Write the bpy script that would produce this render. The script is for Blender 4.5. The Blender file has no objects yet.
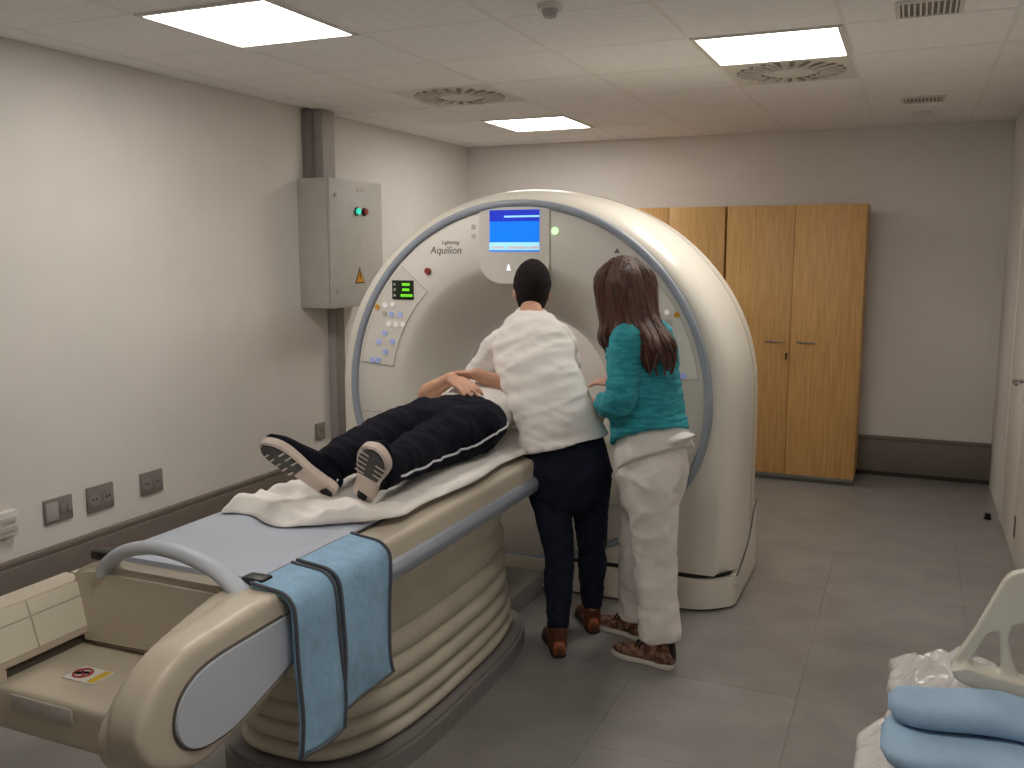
import bpy, bmesh, math, random
from mathutils import Vector, Matrix, noise
random.seed(7)
PI = math.pi
SC = bpy.context.scene
COL = SC.collection

# ------------------------------------------------------------------ camera, world, exposure
FPX, CAMH, HORIZON, VPX = 920.0, 1.60, 253.0, 914.0          # focal length (px), eye height (m), horizon row, depth vanishing point
PITCH = math.atan((384 - HORIZON) / FPX)
YAW = math.atan((VPX - 512) / math.hypot(FPX, 384 - HORIZON))
CF = Vector((-math.sin(YAW) * math.cos(PITCH), math.cos(YAW) * math.cos(PITCH), -math.sin(PITCH)))
CR = Vector((math.cos(YAW), math.sin(YAW), 0))
CU = CR.cross(CF)
CC = Vector((0, 0, CAMH))
cd = bpy.data.cameras.new('camera'); cam = bpy.data.objects.new('camera', cd); COL.objects.link(cam)
cam.matrix_world = Matrix(((CR.x, CU.x, -CF.x, CC.x), (CR.y, CU.y, -CF.y, CC.y), (CR.z, CU.z, -CF.z, CC.z), (0, 0, 0, 1)))
cd.sensor_width = 36; cd.lens = FPX / 1024 * 36; cd.clip_start = .02
SC.camera = cam
w = bpy.data.worlds.new('world'); SC.world = w; w.use_nodes = True
w.node_tree.nodes['Background'].inputs[0].default_value = (.5, .5, .5, 1)
w.node_tree.nodes['Background'].inputs[1].default_value = .05
vs = SC.view_settings
vs.view_transform = 'Standard'; vs.look = 'None'; vs.gamma = 1; vs.use_curve_mapping = False
vs.exposure = 0.0
LAMP = 16.0                                                   # radiance of the ceiling panels
LAMP_COL = (1.0, .945, .865)

# ------------------------------------------------------------------ helpers
def A(px, py, y):                                            # photo pixel -> point at depth y
    d = CF * FPX + CR * (px - 512) - CU * (py - 384)
    return CC + d * (y / d.y)
def AX(px, py, x):
    d = CF * FPX + CR * (px - 512) - CU * (py - 384)
    return CC + d * (x / d.x)
def AZ(px, py, z):
    d = CF * FPX + CR * (px - 512) - CU * (py - 384)
    return CC + d * ((z - CAMH) / d.z)
def lin(c):
    return tuple(((v / 255) / 12.92 if v / 255 <= .04045 else ((v / 255 + .055) / 1.055) ** 2.4) for v in c)
MATS = {}
def mat(name, rgb, rough=.6, var=.06, vscale=12, bump=0., bscale=60, metal=0., spec=.5, emit=0., ecol=None, alpha=1., trans=0., stretch=None, rgb2=None, coat=0.):
    m = bpy.data.materials.new(name); m.use_nodes = True
    nt = m.node_tree; b = nt.nodes['Principled BSDF']
    c = lin(rgb)
    b.inputs['Roughness'].default_value = rough; b.inputs['Metallic'].default_value = metal
    b.inputs['Specular IOR Level'].default_value = spec
    b.inputs['Coat Weight'].default_value = coat
    tc = nt.nodes.new('ShaderNodeTexCoord'); src = tc.outputs['Object']
    if stretch:
        mp = nt.nodes.new('ShaderNodeMapping'); mp.inputs['Scale'].default_value = stretch
        nt.links.new(src, mp.inputs['Vector']); src = mp.outputs[0]
    n = nt.nodes.new('ShaderNodeTexNoise'); n.inputs['Scale'].default_value = vscale; n.inputs['Detail'].default_value = 4
    nt.links.new(src, n.inputs['Vector'])
    r = nt.nodes.new('ShaderNodeValToRGB')
    c2 = lin(rgb2) if rgb2 else tuple(min(1, v * (1 + var)) for v in c)
    c1 = c if rgb2 else tuple(v * (1 - var) for v in c)
    r.color_ramp.elements[0].position = .35; r.color_ramp.elements[0].color = (*c1, 1)
    r.color_ramp.elements[1].position = .65; r.color_ramp.elements[1].color = (*c2, 1)
    nt.links.new(n.outputs['Fac'], r.inputs['Fac']); nt.links.new(r.outputs['Color'], b.inputs['Base Color'])
    if bump:
        n2 = nt.nodes.new('ShaderNodeTexNoise'); n2.inputs['Scale'].default_value = bscale; n2.inputs['Detail'].default_value = 3
        nt.links.new(src, n2.inputs['Vector'])
        bp = nt.nodes.new('ShaderNodeBump'); bp.inputs['Strength'].default_value = bump; bp.inputs['Distance'].default_value = .01
        nt.links.new(n2.outputs['Fac'], bp.inputs['Height']); nt.links.new(bp.outputs[0], b.inputs['Normal'])
    if emit:
        b.inputs['Emission Color'].default_value = (*(lin(ecol) if ecol else c), 1); b.inputs['Emission Strength'].default_value = emit
    if trans: b.inputs['Transmission Weight'].default_value = trans
    if alpha < 1: b.inputs['Alpha'].default_value = alpha
    MATS[name] = m
    return m
def wood(name, a, b_):
    m = mat(name, a, .45, stretch=(9, 9, .55), vscale=7, rgb2=b_, bump=.08, bscale=22)
    return m

def tag(o, label=None, cat=None, group=None, kind=None):
    if label: o['label'] = label
    if cat: o['category'] = cat
    if group: o['group'] = group
    if kind: o['kind'] = kind
    return o
def link(name, me, m, parent=None, smooth=False, auto=None):
    o = bpy.data.objects.new(name, me); COL.objects.link(o)
    if m is not None and not me.materials: me.materials.append(MATS[m] if isinstance(m, str) else m)
    if smooth:
        me.polygons.foreach_set('use_smooth', [True] * len(me.polygons))
        if auto: me.set_sharp_from_angle(angle=math.radians(auto))
    if parent is not None: o.parent = parent
    return o
def empty(name, label, cat, group=None):
    o = bpy.data.objects.new(name, None); COL.objects.link(o); o.empty_display_size = .1
    return tag(o, label, cat, group)
def mesh(bm, recalc=True):
    if recalc: bmesh.ops.recalc_face_normals(bm, faces=bm.faces)
    me = bpy.data.meshes.new('m'); bm.to_mesh(me); bm.free(); return me
def box_bm(bm, lo, hi, bev=0, seg=2, M=None):
    vs_ = [bm.verts.new((x, y, z)) for x in (lo[0], hi[0]) for y in (lo[1], hi[1]) for z in (lo[2], hi[2])]
    fs = [bm.faces.new([vs_[i] for i in q]) for q in ((0, 1, 3, 2), (4, 6, 7, 5), (0, 4, 5, 1), (2, 3, 7, 6), (0, 2, 6, 4), (1, 5, 7, 3))]
    vv = list(vs_)
    if bev:
        es = list({e for f in fs for e in f.edges})
        r = bmesh.ops.bevel(bm, geom=es, offset=bev, segments=seg, affect='EDGES', profile=.5)
        vv = list({v for v in r['verts']} | {v for v in vs_ if v.is_valid})
    if M is not None: bmesh.ops.transform(bm, matrix=M, verts=vv)
    return vv
def box(name, lo, hi, m, parent=None, bev=0, seg=2, M=None):
    bm = bmesh.new(); box_bm(bm, lo, hi, bev, seg, M)
    return link(name, mesh(bm), m, parent, smooth=bev > 0, auto=40)
def struct(name, lo, hi, m, bev=0):
    o = box(name, lo, hi, m, None, bev); o['kind'] = 'structure'; return o
def prism_bm(bm, poly, plane, a, b):
    """closed polygon extruded; plane 'xz' (along y), 'yz' (along x), 'xy' (along z)"""
    def P(u, v, t): return {'xz': (u, t, v), 'yz': (t, u, v), 'xy': (u, v, t)}[plane]
    n = len(poly)
    v0 = [bm.verts.new(P(u, v, a)) for u, v in poly]; v1 = [bm.verts.new(P(u, v, b)) for u, v in poly]
    bm.faces.new(v0); bm.faces.new(list(reversed(v1)))
    for i in range(n): bm.faces.new((v0[i], v1[i], v1[(i + 1) % n], v0[(i + 1) % n]))
def prism(name, poly, plane, a, b, m, parent=None, bev=0, seg=2, smooth=False):
    bm = bmesh.new(); prism_bm(bm, poly, plane, a, b)
    bmesh.ops.recalc_face_normals(bm, faces=bm.faces)
    if bev:
        big = [e for e in bm.edges if len(e.link_faces) == 2 and max(len(f.verts) for f in e.link_faces) > 4 or e.calc_face_angle(0) > .6]
        bmesh.ops.bevel(bm, geom=big, offset=bev, segments=seg, affect='EDGES', profile=.5, clamp_overlap=True)
    return link(name, mesh(bm), m, parent, smooth=bev > 0 or smooth, auto=40)
def rounded(poly, r, n=5):
    """round the corners of a 2-D polygon"""
    out = []; N = len(poly)
    for i in range(N):
        p, a, b = Vector(poly[i]), Vector(poly[i - 1]), Vector(poly[(i + 1) % N])
        rr = r[i] if isinstance(r, (list, tuple)) else r
        da, db = (a - p), (b - p); k = min(rr, da.length * .48, db.length * .48)
        s, e = p + da.normalized() * k, p + db.normalized() * k
        for j in range(n + 1):
            t = j / n; out.append(tuple((1 - t) ** 2 * s + 2 * t * (1 - t) * p + t * t * e))
    return out
def cat(pts, k=6, closed=False):
    """Catmull-Rom through tuples/vectors of any dimension"""
    P = [tuple(p) for p in pts]; n = len(P); out = []
    rng = range(n) if closed else range(n - 1)
    for i in rng:
        if closed: p0, p1, p2, p3 = P[i - 1], P[i], P[(i + 1) % n], P[(i + 2) % n]
        else: p0, p1, p2, p3 = P[max(i - 1, 0)], P[i], P[i + 1], P[min(i + 2, n - 1)]
        for j in range(k):
            t = j / k
            out.append(tuple(.5 * (2 * b + (c - a) * t + (2 * a - 5 * b + 4 * c - d) * t * t + (3 * b - a - 3 * c + d) * t ** 3) for a, b, c, d in zip(p0, p1, p2, p3)))
    if not closed: out.append(P[-1])
    return out
def loft(bm, rows, side=(1, 0, 0), n=14, k=5, round_end=(True, True)):
    """rows: (point, a, b) with a along the side vector, b across; a closed tapering tube through them"""
    R = cat([(*p, a, b) for p, a, b in rows], k) if k > 1 else [(*p, a, b) for p, a, b in rows]
    pts = [Vector(r[:3]) for r in R]; S0 = Vector(side); rings = []
    def frame(i):
        T = (pts[min(i + 1, len(pts) - 1)] - pts[max(i - 1, 0)]).normalized()
        S = (S0 - T * S0.dot(T))
        if S.length < 1e-3: S = T.orthogonal()
        S.normalize(); return T, S, T.cross(S)
    def ring(c, S, N, a, b):
        return [bm.verts.new(c + S * (a * math.cos(2 * PI * j / n)) + N * (b * math.sin(2 * PI * j / n))) for j in range(n)]
    def cap(i, sg):
        T, S, N = frame(i); a, b = max(R[i][3], 1e-4), max(R[i][4], 1e-4); h = min(a, b); out = []
        for q in (.35, .7, .92):
            s = math.sqrt(1 - q * q); out.append(ring(pts[i] + T * sg * h * q, S, N, a * s, b * s))
        return out, bm.verts.new(pts[i] + T * sg * h)
    seq = []; tip0 = tip1 = None
    if round_end[0]:
        c, tip0 = cap(0, -1); seq += list(reversed(c))
    for i in range(len(pts)):
        T, S, N = frame(i); seq.append(ring(pts[i], S, N, max(R[i][3], 1e-4), max(R[i][4], 1e-4)))
    if round_end[1]:
        c, tip1 = cap(len(pts) - 1, 1); seq += c
    for a, b in zip(seq, seq[1:]):
        for j in range(n): bm.faces.new((a[j], a[(j + 1) % n], b[(j + 1) % n], b[j]))
    for r, tip, flip in ((seq[0], tip0, True), (seq[-1], tip1, False)):
        if tip is None:
            bm.faces.new(list(reversed(r)) if flip else r)
        else:
            for j in range(n): bm.faces.new((tip, r[(j + 1) % n], r[j]) if flip else (tip, r[j], r[(j + 1) % n]))
def limb(bm, pts, radii, n=12, k=4, side=(1, 0, 0), round_end=(True, True)):
    loft(bm, [(p, r, r) if not isinstance(r, tuple) else (p, *r) for p, r in zip(pts, radii)], side, n, k, round_end)
def ball(bm, c, r, seg=12, M=None):
    mtx = Matrix.Translation(c) @ (M if M is not None else Matrix.Identity(4)) @ Matrix.Diagonal((*(r if isinstance(r, (tuple, list)) else (r, r, r)), 1))
    bmesh.ops.create_uvsphere(bm, u_segments=seg, v_segments=seg // 2 + 2, radius=1, matrix=mtx)
def cyl_bm(bm, p0, p1, r, n=16, r2=None):
    d = Vector(p1) - Vector(p0)
    M = Matrix.Translation((Vector(p0) + Vector(p1)) / 2) @ d.to_track_quat('Z', 'Y').to_matrix().to_4x4()
    bmesh.ops.create_cone(bm, cap_ends=True, segments=n, radius1=r, radius2=r if r2 is None else r2, depth=d.length, matrix=M)
def cyl(name, p0, p1, r, m, parent=None, n=20, r2=None):
    bm = bmesh.new(); cyl_bm(bm, p0, p1, r, n, r2); return link(name, mesh(bm), m, parent, smooth=True, auto=40)
def fuse(bm, voxel=.008, smooth=3, fac=.5):
    """voxel-remesh overlapping closed shapes into one continuous surface"""
    me = mesh(bm); o = bpy.data.objects.new('tmp', me); COL.objects.link(o)
    r = o.modifiers.new('r', 'REMESH'); r.mode = 'VOXEL'; r.voxel_size = voxel; r.use_smooth_shade = True
    if smooth:
        s = o.modifiers.new('s', 'SMOOTH'); s.iterations = smooth; s.factor = fac
    dg = bpy.context.evaluated_depsgraph_get(); dg.update()
    me2 = bpy.data.meshes.new_from_object(o.evaluated_get(dg))
    bpy.data.objects.remove(o); bpy.data.meshes.remove(me)
    return me2
def folds(me, amp, freq, keep=None, seed=0):
    """displace along the normals with stretched noise: cloth folds. freq = per-axis frequency vector in world axes (or list of them)"""
    fr = freq if isinstance(freq, list) else [freq]
    off = Vector((seed * 7.3, seed * 3.1, seed * 5.7))
    nn = [v.normal.copy() for v in me.vertices]
    for v, nv in zip(me.vertices, nn):
        d = 0
        for i, q in enumerate(fr):
            if isinstance(q, Matrix): p = q @ v.co
            else: p = Vector((v.co.x * q[0], v.co.y * q[1], v.co.z * q[2]))
            s = noise.noise(p + off * (i + 1))
            d += (1 - 2 * abs(s)) / (i + 1) - .35
        v.co += nv * amp * d * (keep(v.co) if keep else 1)
def text(name, s, size, M, m, parent, align='LEFT', shear=0):
    cu = bpy.data.curves.new('t', 'FONT'); cu.body = s; cu.size = size; cu.align_x = align; cu.extrude = .0006; cu.shear = shear; cu.resolution_u = 3
    o = bpy.data.objects.new('t', cu); COL.objects.link(o)
    dg = bpy.context.evaluated_depsgraph_get(); dg.update()
    me = bpy.data.meshes.new_from_object(o.evaluated_get(dg)); bpy.data.objects.remove(o); me.transform(M)
    me.materials.clear()
    return link(name, me, m, parent)
FRONT = lambda x, y, z: Matrix.Translation((x, y, z)) @ Matrix.Rotation(PI / 2, 4, 'X')      # text facing -y

# ------------------------------------------------------------------ materials
mat('wall_paint', (228, 224, 220), .85, .02, 3, .06, 220)
mat('ceiling_tile', (248, 245, 243), .9, .03, 30, .15, 260)
mat('grid_metal', (238, 235, 231), .5, .02)
mat('skirting', (118, 110, 103), .55, .05)
mat('skirting_dark', (52, 47, 44), .6, .05)
mat('floor_vinyl', (136, 133, 131), .30, rgb2=(148, 145, 142), vscale=5, bump=.03, bscale=120, spec=.45)
mat('joint', (126, 122, 118), .6, .05)
mat('cream', (203, 192, 173), .38, .015, 4)
mat('inlay_cream', (224, 217, 198), .4, .015, 4)
mat('shell_white', (232, 227, 216), .32, .012, 3, coat=.1)
mat('face_white', (226, 222, 214), .42, .012, 3)
mat('bore_white', (236, 234, 230), .35, .01, 3)
mat('ring_blue', (156, 164, 178), .4, .03)
mat('blue_grey', (194, 200, 210), .5, .03, 6)
mat('pad_blue', (184, 191, 206), .62, .04, 5, .1, 90)
mat('bellow', (205, 198, 180), .62, .05, 6, .05, 70)
mat('base_grey', (140, 136, 134), .6, .05, 10)
mat('seam', (84, 78, 72), .7, .05)
mat('seam_light', (170, 163, 152), .7, .03)
mat('black', (18, 16, 16), .45, .1)
mat('rubber', (52, 48, 48), .6, .1)
mat('steel', (150, 148, 145), .35, .05, metal=.8)
mat('box_grey', (190, 189, 184), .5, .03)
mat('trunk_grey', (172, 167, 165), .5, .04)
mat('trunk_dark', (140, 135, 132), .55, .04)
mat('beech', (200, 156, 96), .45); MATS.pop('beech')
wood('beech', (196, 150, 90), (214, 170, 108))
mat('plinth', (130, 126, 122), .4, .04, metal=.3)
mat('socket_grey', (132, 127, 122), .5, .04)
mat('white_plastic', (224, 222, 216), .45, .02)
mat('door_white', (222, 217, 209), .5, .02)
mat('lamp', (255, 246, 230), .5, 0, emit=LAMP, ecol=(255, 246, 232))
MATS['lamp'].node_tree.nodes['Principled BSDF'].inputs['Emission Color'].default_value = (*LAMP_COL, 1)
mat('screen_blue', (16, 110, 225), .3, .12, 4, emit=.75, ecol=(14, 124, 240))
mat('screen_dark', (30, 50, 190), .3, .05, emit=.6, ecol=(40, 62, 205))
mat('screen_light', (150, 215, 255), .3, .05, emit=.9, ecol=(150, 215, 255))
mat('led_green', (120, 230, 40), .4, .05, emit=.6, ecol=(110, 225, 40))
mat('display_dark', (28, 40, 22), .35, .1)
mat('lamp_green', (200, 245, 190), .4, .03, emit=.9, ecol=(205, 245, 190))
mat('pilot_teal', (60, 220, 190), .4, .03, emit=.8, ecol=(60, 220, 190))
mat('red_button', (150, 60, 52), .4, .05)
mat('button_blue', (176, 190, 232), .4, .04, emit=.12, ecol=(150, 170, 250))
mat('button_white', (246, 242, 240), .4, .02, emit=.15, ecol=(255, 245, 245))
mat('white_led', (255, 255, 255), .4, 0, emit=1.2, ecol=(235, 240, 255))
mat('print_grey', (112, 106, 112), .6, .03)
mat('yellow', (232, 196, 60), .5, .04)
mat('warning', (214, 150, 40), .5, .04)
mat('sticker_white', (236, 232, 226), .5, .02)
mat('label_grey', (200, 194, 186), .5, .05, 60)
mat('red_print', (170, 60, 66), .5, .03)
mat('sheet', (246, 242, 237), .85, .03, 8, .12, 180)
mat('strap_blue', (144, 182, 212), .75, .08, 26, .25, 60)
mat('strap_edge', (84, 88, 96), .8, .08)
mat('skin', (196, 148, 122), .55, .07, 14, .05, 200, rgb2=(206, 160, 134))
mat('skin_pale', (202, 154, 132), .55, .05, 14, .05, 200)
mat('navy_cloth', (20, 20, 32), .9, .12, 14, .2, 240, spec=.15)
mat('white_stripe', (214, 214, 220), .8, .03)
mat('tee_white', (236, 232, 228), .85, .02, 8, .1, 260)
mat('jeans', (30, 36, 52), .9, .18, 20, .2, 320, spec=.2)
mat('teal_knit', (36, 138, 154), .9, vscale=40, stretch=(.5, .5, 2.2), rgb2=(62, 172, 184), bump=.5, bscale=110)
mat('tunic_white', (236, 231, 226), .85, .02, 8, .1, 220)
mat('hair_dark', (30, 23, 23), .85, .3, 30, .9, 90, spec=.25)
mat('hair_red', (62, 34, 28), .36, vscale=22, stretch=(5, 5, .6), rgb2=(100, 58, 44), bump=.5, bscale=60)
mat('leather_brown', (98, 54, 34), .5, .15, 20)
mat('leather_orange', (156, 86, 52), .5, .1, 20)
mat('sneaker_floral', (70, 48, 42), .7, vscale=48, rgb2=(168, 126, 100), bump=.1)
mat('sole_white', (226, 220, 212), .6, .03)
mat('sole_beige', (224, 208, 197), .65, .05, 20)
mat('blanket', (160, 188, 214), .95, .06, 10, .15, 200)
mat('mattress_navy', (40, 46, 76), .5, .1, 8)
mat('rail_plastic', (212, 208, 194), .45, .03, 6)
mat('bed_metal', (170, 170, 172), .35, .04, metal=.6)
mp = mat('plastic_film', (244, 242, 240), .16, .02, 10, .6, 26, spec=.7)
mp.node_tree.nodes['Principled BSDF'].inputs['Alpha'].default_value = .62
mat('eye_white', (235, 232, 228), .3, .01)
mat('diffuser_white', (222, 218, 210), .6, .02)
mat('slot_dark', (138, 132, 126), .7, .05)
mat('hinge', (120, 112, 100), .4, .05, metal=.6)

# ------------------------------------------------------------------ the room
XL, XR, YN, YB, H = -3.48, .57, -1.30, 7.10, 2.475
fl = struct('floor', (XL - .1, YN - .1, -.12), (XR + .1, YB + .1, -.004), 'joint')
tile_me = None
T, G = .6, .0012
x0 = -.3 - 6 * T
for i in range(8):
    for j in range(15):
        ax, ay = x0 + i * T, YN - .2 + j * T
        lx, hx, ly, hy = max(ax, XL), min(ax + T, XR), max(ay, YN), min(ay + T, YB)
        if hx - lx < .02 or hy - ly < .02: continue
        box('floor_tile', (lx + G / 2, ly + G / 2, -.004), (hx - G / 2, hy - G / 2, 0), 'floor_vinyl', fl)
struct('wall_left', (XL - .1, YN - .1, -.1), (XL, YB + .1, H + .1), 'wall_paint')
struct('wall_back', (XL, YB, -.1), (XR, YB + .1, H + .1), 'wall_paint')
struct('wall_front', (XL, YN - .1, -.1), (XR, YN, H + .1), 'wall_paint')
# right wall with the doorway
DY0, DY1, DZ = 4.42, 6.06, 2.03
wr = empty('wall_right', None, None); wr['kind'] = 'structure'
box('wall_panel', (XR, YN - .1, -.1), (XR + .1, DY0, H + .1), 'wall_paint', wr)
box('wall_panel', (XR, DY1, -.1), (XR + .1, YB + .1, H + .1), 'wall_paint', wr)
box('wall_panel', (XR, DY0, DZ), (XR + .1, DY1, H + .1), 'wall_paint', wr)
# skirting trunking
for nm, lo, hi in (('baseboard_left', (XL, YN, .03), (XL + .05, YB - .05, .275)), ('baseboard_back', (XL + .05, YB - .05, .03), (XR, YB, .262))):
    s = empty(nm, None, None); s['kind'] = 'structure'
    box('trunking', lo, hi, 'skirting', s, .006)
    box('kick_strip', (lo[0], lo[1], 0), (hi[0] - (.012 if 'left' in nm else 0), hi[1], .03) if 'left' in nm else (hi[0], hi[1], .03), 'skirting_dark', s)
    if 'left' in nm: box('top_ledge', (XL, YN, .276), (XL + .035, YB - .05, .30), 'skirting', s, .004)
    else: box('top_ledge', (XL + .035, YB - .035, .263), (XR, YB, .285), 'skirting', s, .004)
# ceiling: plenum slab, T-grid and lay-in tiles
ce = struct('ceiling', (XL - .1, YN - .1, H + .03), (XR + .1, YB + .1, H + .1), 'ceiling_tile')
gx = [-.3 + T * k for k in range(-5, 2)]; gy = [2.71 + T * k for k in range(-6, 8)]
bm = bmesh.new()
for x in gx: box_bm(bm, (x - .008, YN, H - .0012), (x + .008, YB, H))
for y in gy: box_bm(bm, (XL, y - .006, H - .001), (XR, y + .006, H - .0003))
link('grid', mesh(bm), 'grid_metal', ce)
LAMPS = [(-2.7, 2.71), (-.9, 3.91), (-2.7, 5.71), (-.9, .91)]  # last panel is added out of view to brighten the foreground
VENTS = [(-2.7, 4.51), (-.9, 4.51)]
ex = [XL] + [x for x in gx if XL < x < XR] + [XR]; ey = [YN] + [y for y in gy if YN < y < YB] + [YB]
for a, b in zip(ex, ex[1:]):
    for c, d in zip(ey, ey[1:]):
        if any(abs(a - q[0]) < .05 and abs(c - q[1]) < .05 for q in LAMPS + VENTS): continue
        box('ceiling_tile', (a + .003, c + .003, H), (b - .003, d - .003, H + .015), 'ceiling_tile', ce)
names = {(-2.7, 2.71): 'lit square ceiling panel nearest the camera, above the foot of the scanner couch', (-.9, 3.91): 'lit square ceiling panel on the right, beside the cabinet side air diffuser',
         (-2.7, 5.71): 'lit square ceiling panel at the back, above the top of the scanner', (-.9, .91): 'added lit square ceiling panel nearly overhead of the camera, outside the picture, brightening the foreground'}
for q in LAMPS:
    l = empty('ceiling_light', names[q], 'light', 'recessed ceiling light panels'); l.location = (q[0] + .3, q[1] + .3, H)
    for s in (-1, 1):
        box('frame', (-.297, s * .297 - (.02 if s > 0 else 0), -.008), (.297, s * .297 + (0 if s > 0 else .02), .02), 'white_plastic', l)
        box('frame', (s * .297 - (.02 if s > 0 else 0), -.277, -.008), (s * .297 + (0 if s > 0 else .02), .277, .02), 'white_plastic', l)
    box('diffuser', (-.277, -.277, -.004), (.277, .277, .012), 'lamp', l)
slot = bmesh.new(); box_bm(slot, (.14, -.012, -.0045), (.255, .012, -.001)); slot_me = mesh(slot); slot_me.materials.append(MATS['slot_dark'])
vane = bmesh.new(); box_bm(vane, (.14, -.004, -.012), (.25, .004, -.0045), M=None); vane_me = mesh(vane); vane_me.materials.append(MATS['diffuser_white'])
for q, lb in zip(VENTS, ('round swirl air diffuser in the ceiling left of the scanner', 'round swirl air diffuser touching the right hand light panel')):
    v = empty('air_diffuser', lb, 'air vent', 'swirl diffusers in the ceiling'); v.location = (q[0] + .3, q[1] + .3, H)
    box('plate', (-.295, -.295, -.001), (.295, .295, .015), 'diffuser_white', v)
    cyl('hub', (0, 0, -.010), (0, 0, -.001), .11, 'diffuser_white', v, 28)
    for k in range(22):
        for nm, me in (('slot', slot_me), ('vane', vane_me)):
            o = bpy.data.objects.new(nm, me); COL.objects.link(o); o.parent = v
            o.rotation_euler = (0, 0, 2 * PI * k / 22 + (0 if nm == 'slot' else .09))
for (xa, xb, ya, yb), lb in (((-.095, .10, 3.66, 3.86), 'slatted air grille in the ceiling at the upper right edge'), ((-.10, .10, 5.84, 6.02), 'smaller looking slatted air grille further back, near the back wall')):
    g = empty('ceiling_grille', lb, 'air vent', 'slatted ceiling grilles'); g.location = (xa, ya, H)
    W, D = xb - xa, yb - ya
    box('backing', (0, 0, -.003), (W, D, .004), 'slot_dark', g)
    for lo, hi in (((-.015, -.015), (W + .015, 0)), ((-.015, D), (W + .015, D + .015)), ((-.015, 0), (0, D)), ((W, 0), (W + .015, D))):
        box('frame', (*lo, -.010), (*hi, .002), 'diffuser_white', g)
    for k in range(10):
        x = (k + .5) * W / 10; box('slat', (x - .0035, 0, -.009), (x + .0035, D, -.003), 'diffuser_white', g)
p = AZ(550, 4, H)
sd = empty('smoke_detector', 'small white smoke detector at the top edge of the ceiling', 'detector'); sd.location = (p.x, p.y, H)
cyl('base', (0, 0, -.02), (0, 0, 0), .045, 'white_plastic', sd); cyl('sensor_head', (0, 0, -.045), (0, 0, -.02), .022, 'trunk_grey', sd, 20, .032)
p = AZ(922, 112, H)
sp = empty('ceiling_sensor', 'small round ceiling sensor behind the rear slatted grille', 'detector'); sp.location = (p.x, p.y, H)
cyl('base', (0, 0, -.012), (0, 0, 0), .06, 'white_plastic', sp); cyl('dome', (0, 0, -.022), (0, 0, -.012), .03, 'white_plastic', sp, 20, .045)

# door in the right wall (two leaves)
dr = empty('door_1', None, None); dr['kind'] = 'structure'
box('door_frame', (XR - .012, DY1, 0), (XR + .06, DY1 + .09, DZ + .09), 'door_white', dr, .004)
box('door_frame', (XR - .012, DY0 - .09, 0), (XR + .06, DY0, DZ + .09), 'door_white', dr, .004)
box('door_frame', (XR - .012, DY0, DZ), (XR + .06, DY1, DZ + .09), 'door_white', dr, .004)
l1 = box('door_leaf', (XR - .006, 5.357, .006), (XR + .036, DY1 - .002, DZ - .003), 'door_white', dr, .003)
l2 = box('door_leaf', (XR - .006, DY0 + .003, .006), (XR + .036, 5.354, DZ - .003), 'door_white', dr, .003)
box('handle_plate', (XR - .012, 5.28, .84), (XR - .006, 5.33, 1.04), 'steel', l2, .002)
bm = bmesh.new(); limb(bm, [Vector((XR - .012, 5.305, .95)), Vector((XR - .06, 5.305, .95)), Vector((XR - .065, 5.25, .95)), Vector((XR - .065, 5.18, .95))], [.01] * 4)
link('lever_handle', mesh(bm), 'steel', l2, True)
box('lock_plate', (XR - .010, 5.285, .13), (XR - .006, 5.335, .24), 'hinge', l2, .002)
bm = bmesh.new(); cyl_bm(bm, (0, 0, 0), (0, 0, .01), .022, 16); cyl_bm(bm, (0, 0, .01), (0, 0, .035), .016, 16, .018)
ds = link('door_stop', mesh(bm), 'black', None, True, 40); ds.location = (.50, 6.12, 0)
tag(ds, 'small black rubber door stop on the floor beside the door frame', 'door stop')
# ------------------------------------------------------------------ things on the left wall
eb = empty('electrical_cabinet', 'grey metal electrical cabinet mounted high on the left wall with green pilot light', 'electrical box')
EX, EY0, EY1, EZ0, EZ1 = -3.245, 4.735, 5.335, 1.262, 2.05
box('case', (XL, EY0, EZ0), (EX - .018, EY1, EZ1), 'box_grey', eb, .006)
dd = box('cabinet_door', (EX - .016, EY0, EZ0), (EX, EY1, EZ1), 'box_grey', eb, .005)
for z in (EZ0 + .10, EZ1 - .10): cyl('lock', (EX, EY0 + .06, z), (EX + .006, EY0 + .06, z), .014, 'trunk_grey', dd, 16)
for y, m in ((5.03, 'pilot_teal'), (5.115, 'red_button')):
    r = cyl('bezel', (EX, y, 1.86), (EX + .008, y, 1.86), .026, 'black', eb); cyl('indicator', (EX + .008, y, 1.86), (EX + .022, y, 1.86), .019, m, r)
def tri(c, s, x):
    bm = bmesh.new(); prism_bm(bm, [(c[0] - s, c[1] - s * .85), (c[0] + s, c[1] - s * .85), (c[0], c[1] + s)], 'yz', x, x + .002); return mesh(bm)
wn = link('warning_triangle', tri((5.05, 1.455), .055, EX), 'black', eb)
link('triangle_fill', tri((5.05, 1.453), .045, EX + .0015), 'warning', wn)
bm = bmesh.new(); prism_bm(bm, [(y_ - .172, z_ - .036) for y_, z_ in ((5.225, 1.515), (5.213, 1.488), (5.222, 1.488), (5.212, 1.460), (5.232, 1.497), (5.222, 1.497), (5.234, 1.515))], 'yz', EX + .003, EX + .005)
link('bolt_mark', mesh(bm), 'black', wn)
box('nameplate', (EX, 5.03, 1.985), (EX + .002, 5.13, 2.01), 'label_grey', eb)
tr = empty('cable_trunking', 'grey vertical cable trunking from the electrical cabinet up to the ceiling', 'cable trunking', 'vertical cable trunking')
box('channel', (XL, 4.86, EZ1 + .002), (XL + .10, 5.00, H - .007), 'trunk_grey', tr, .003)
box('cover', (XL + .10, 4.865, EZ1 + .002), (XL + .107, 4.995, H - .007), 'trunk_grey', tr, .002)
box('side_channel', (XL, 4.80, EZ1 + .002), (XL + .05, 4.858, H - .007), 'trunk_dark', tr, .003)
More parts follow.
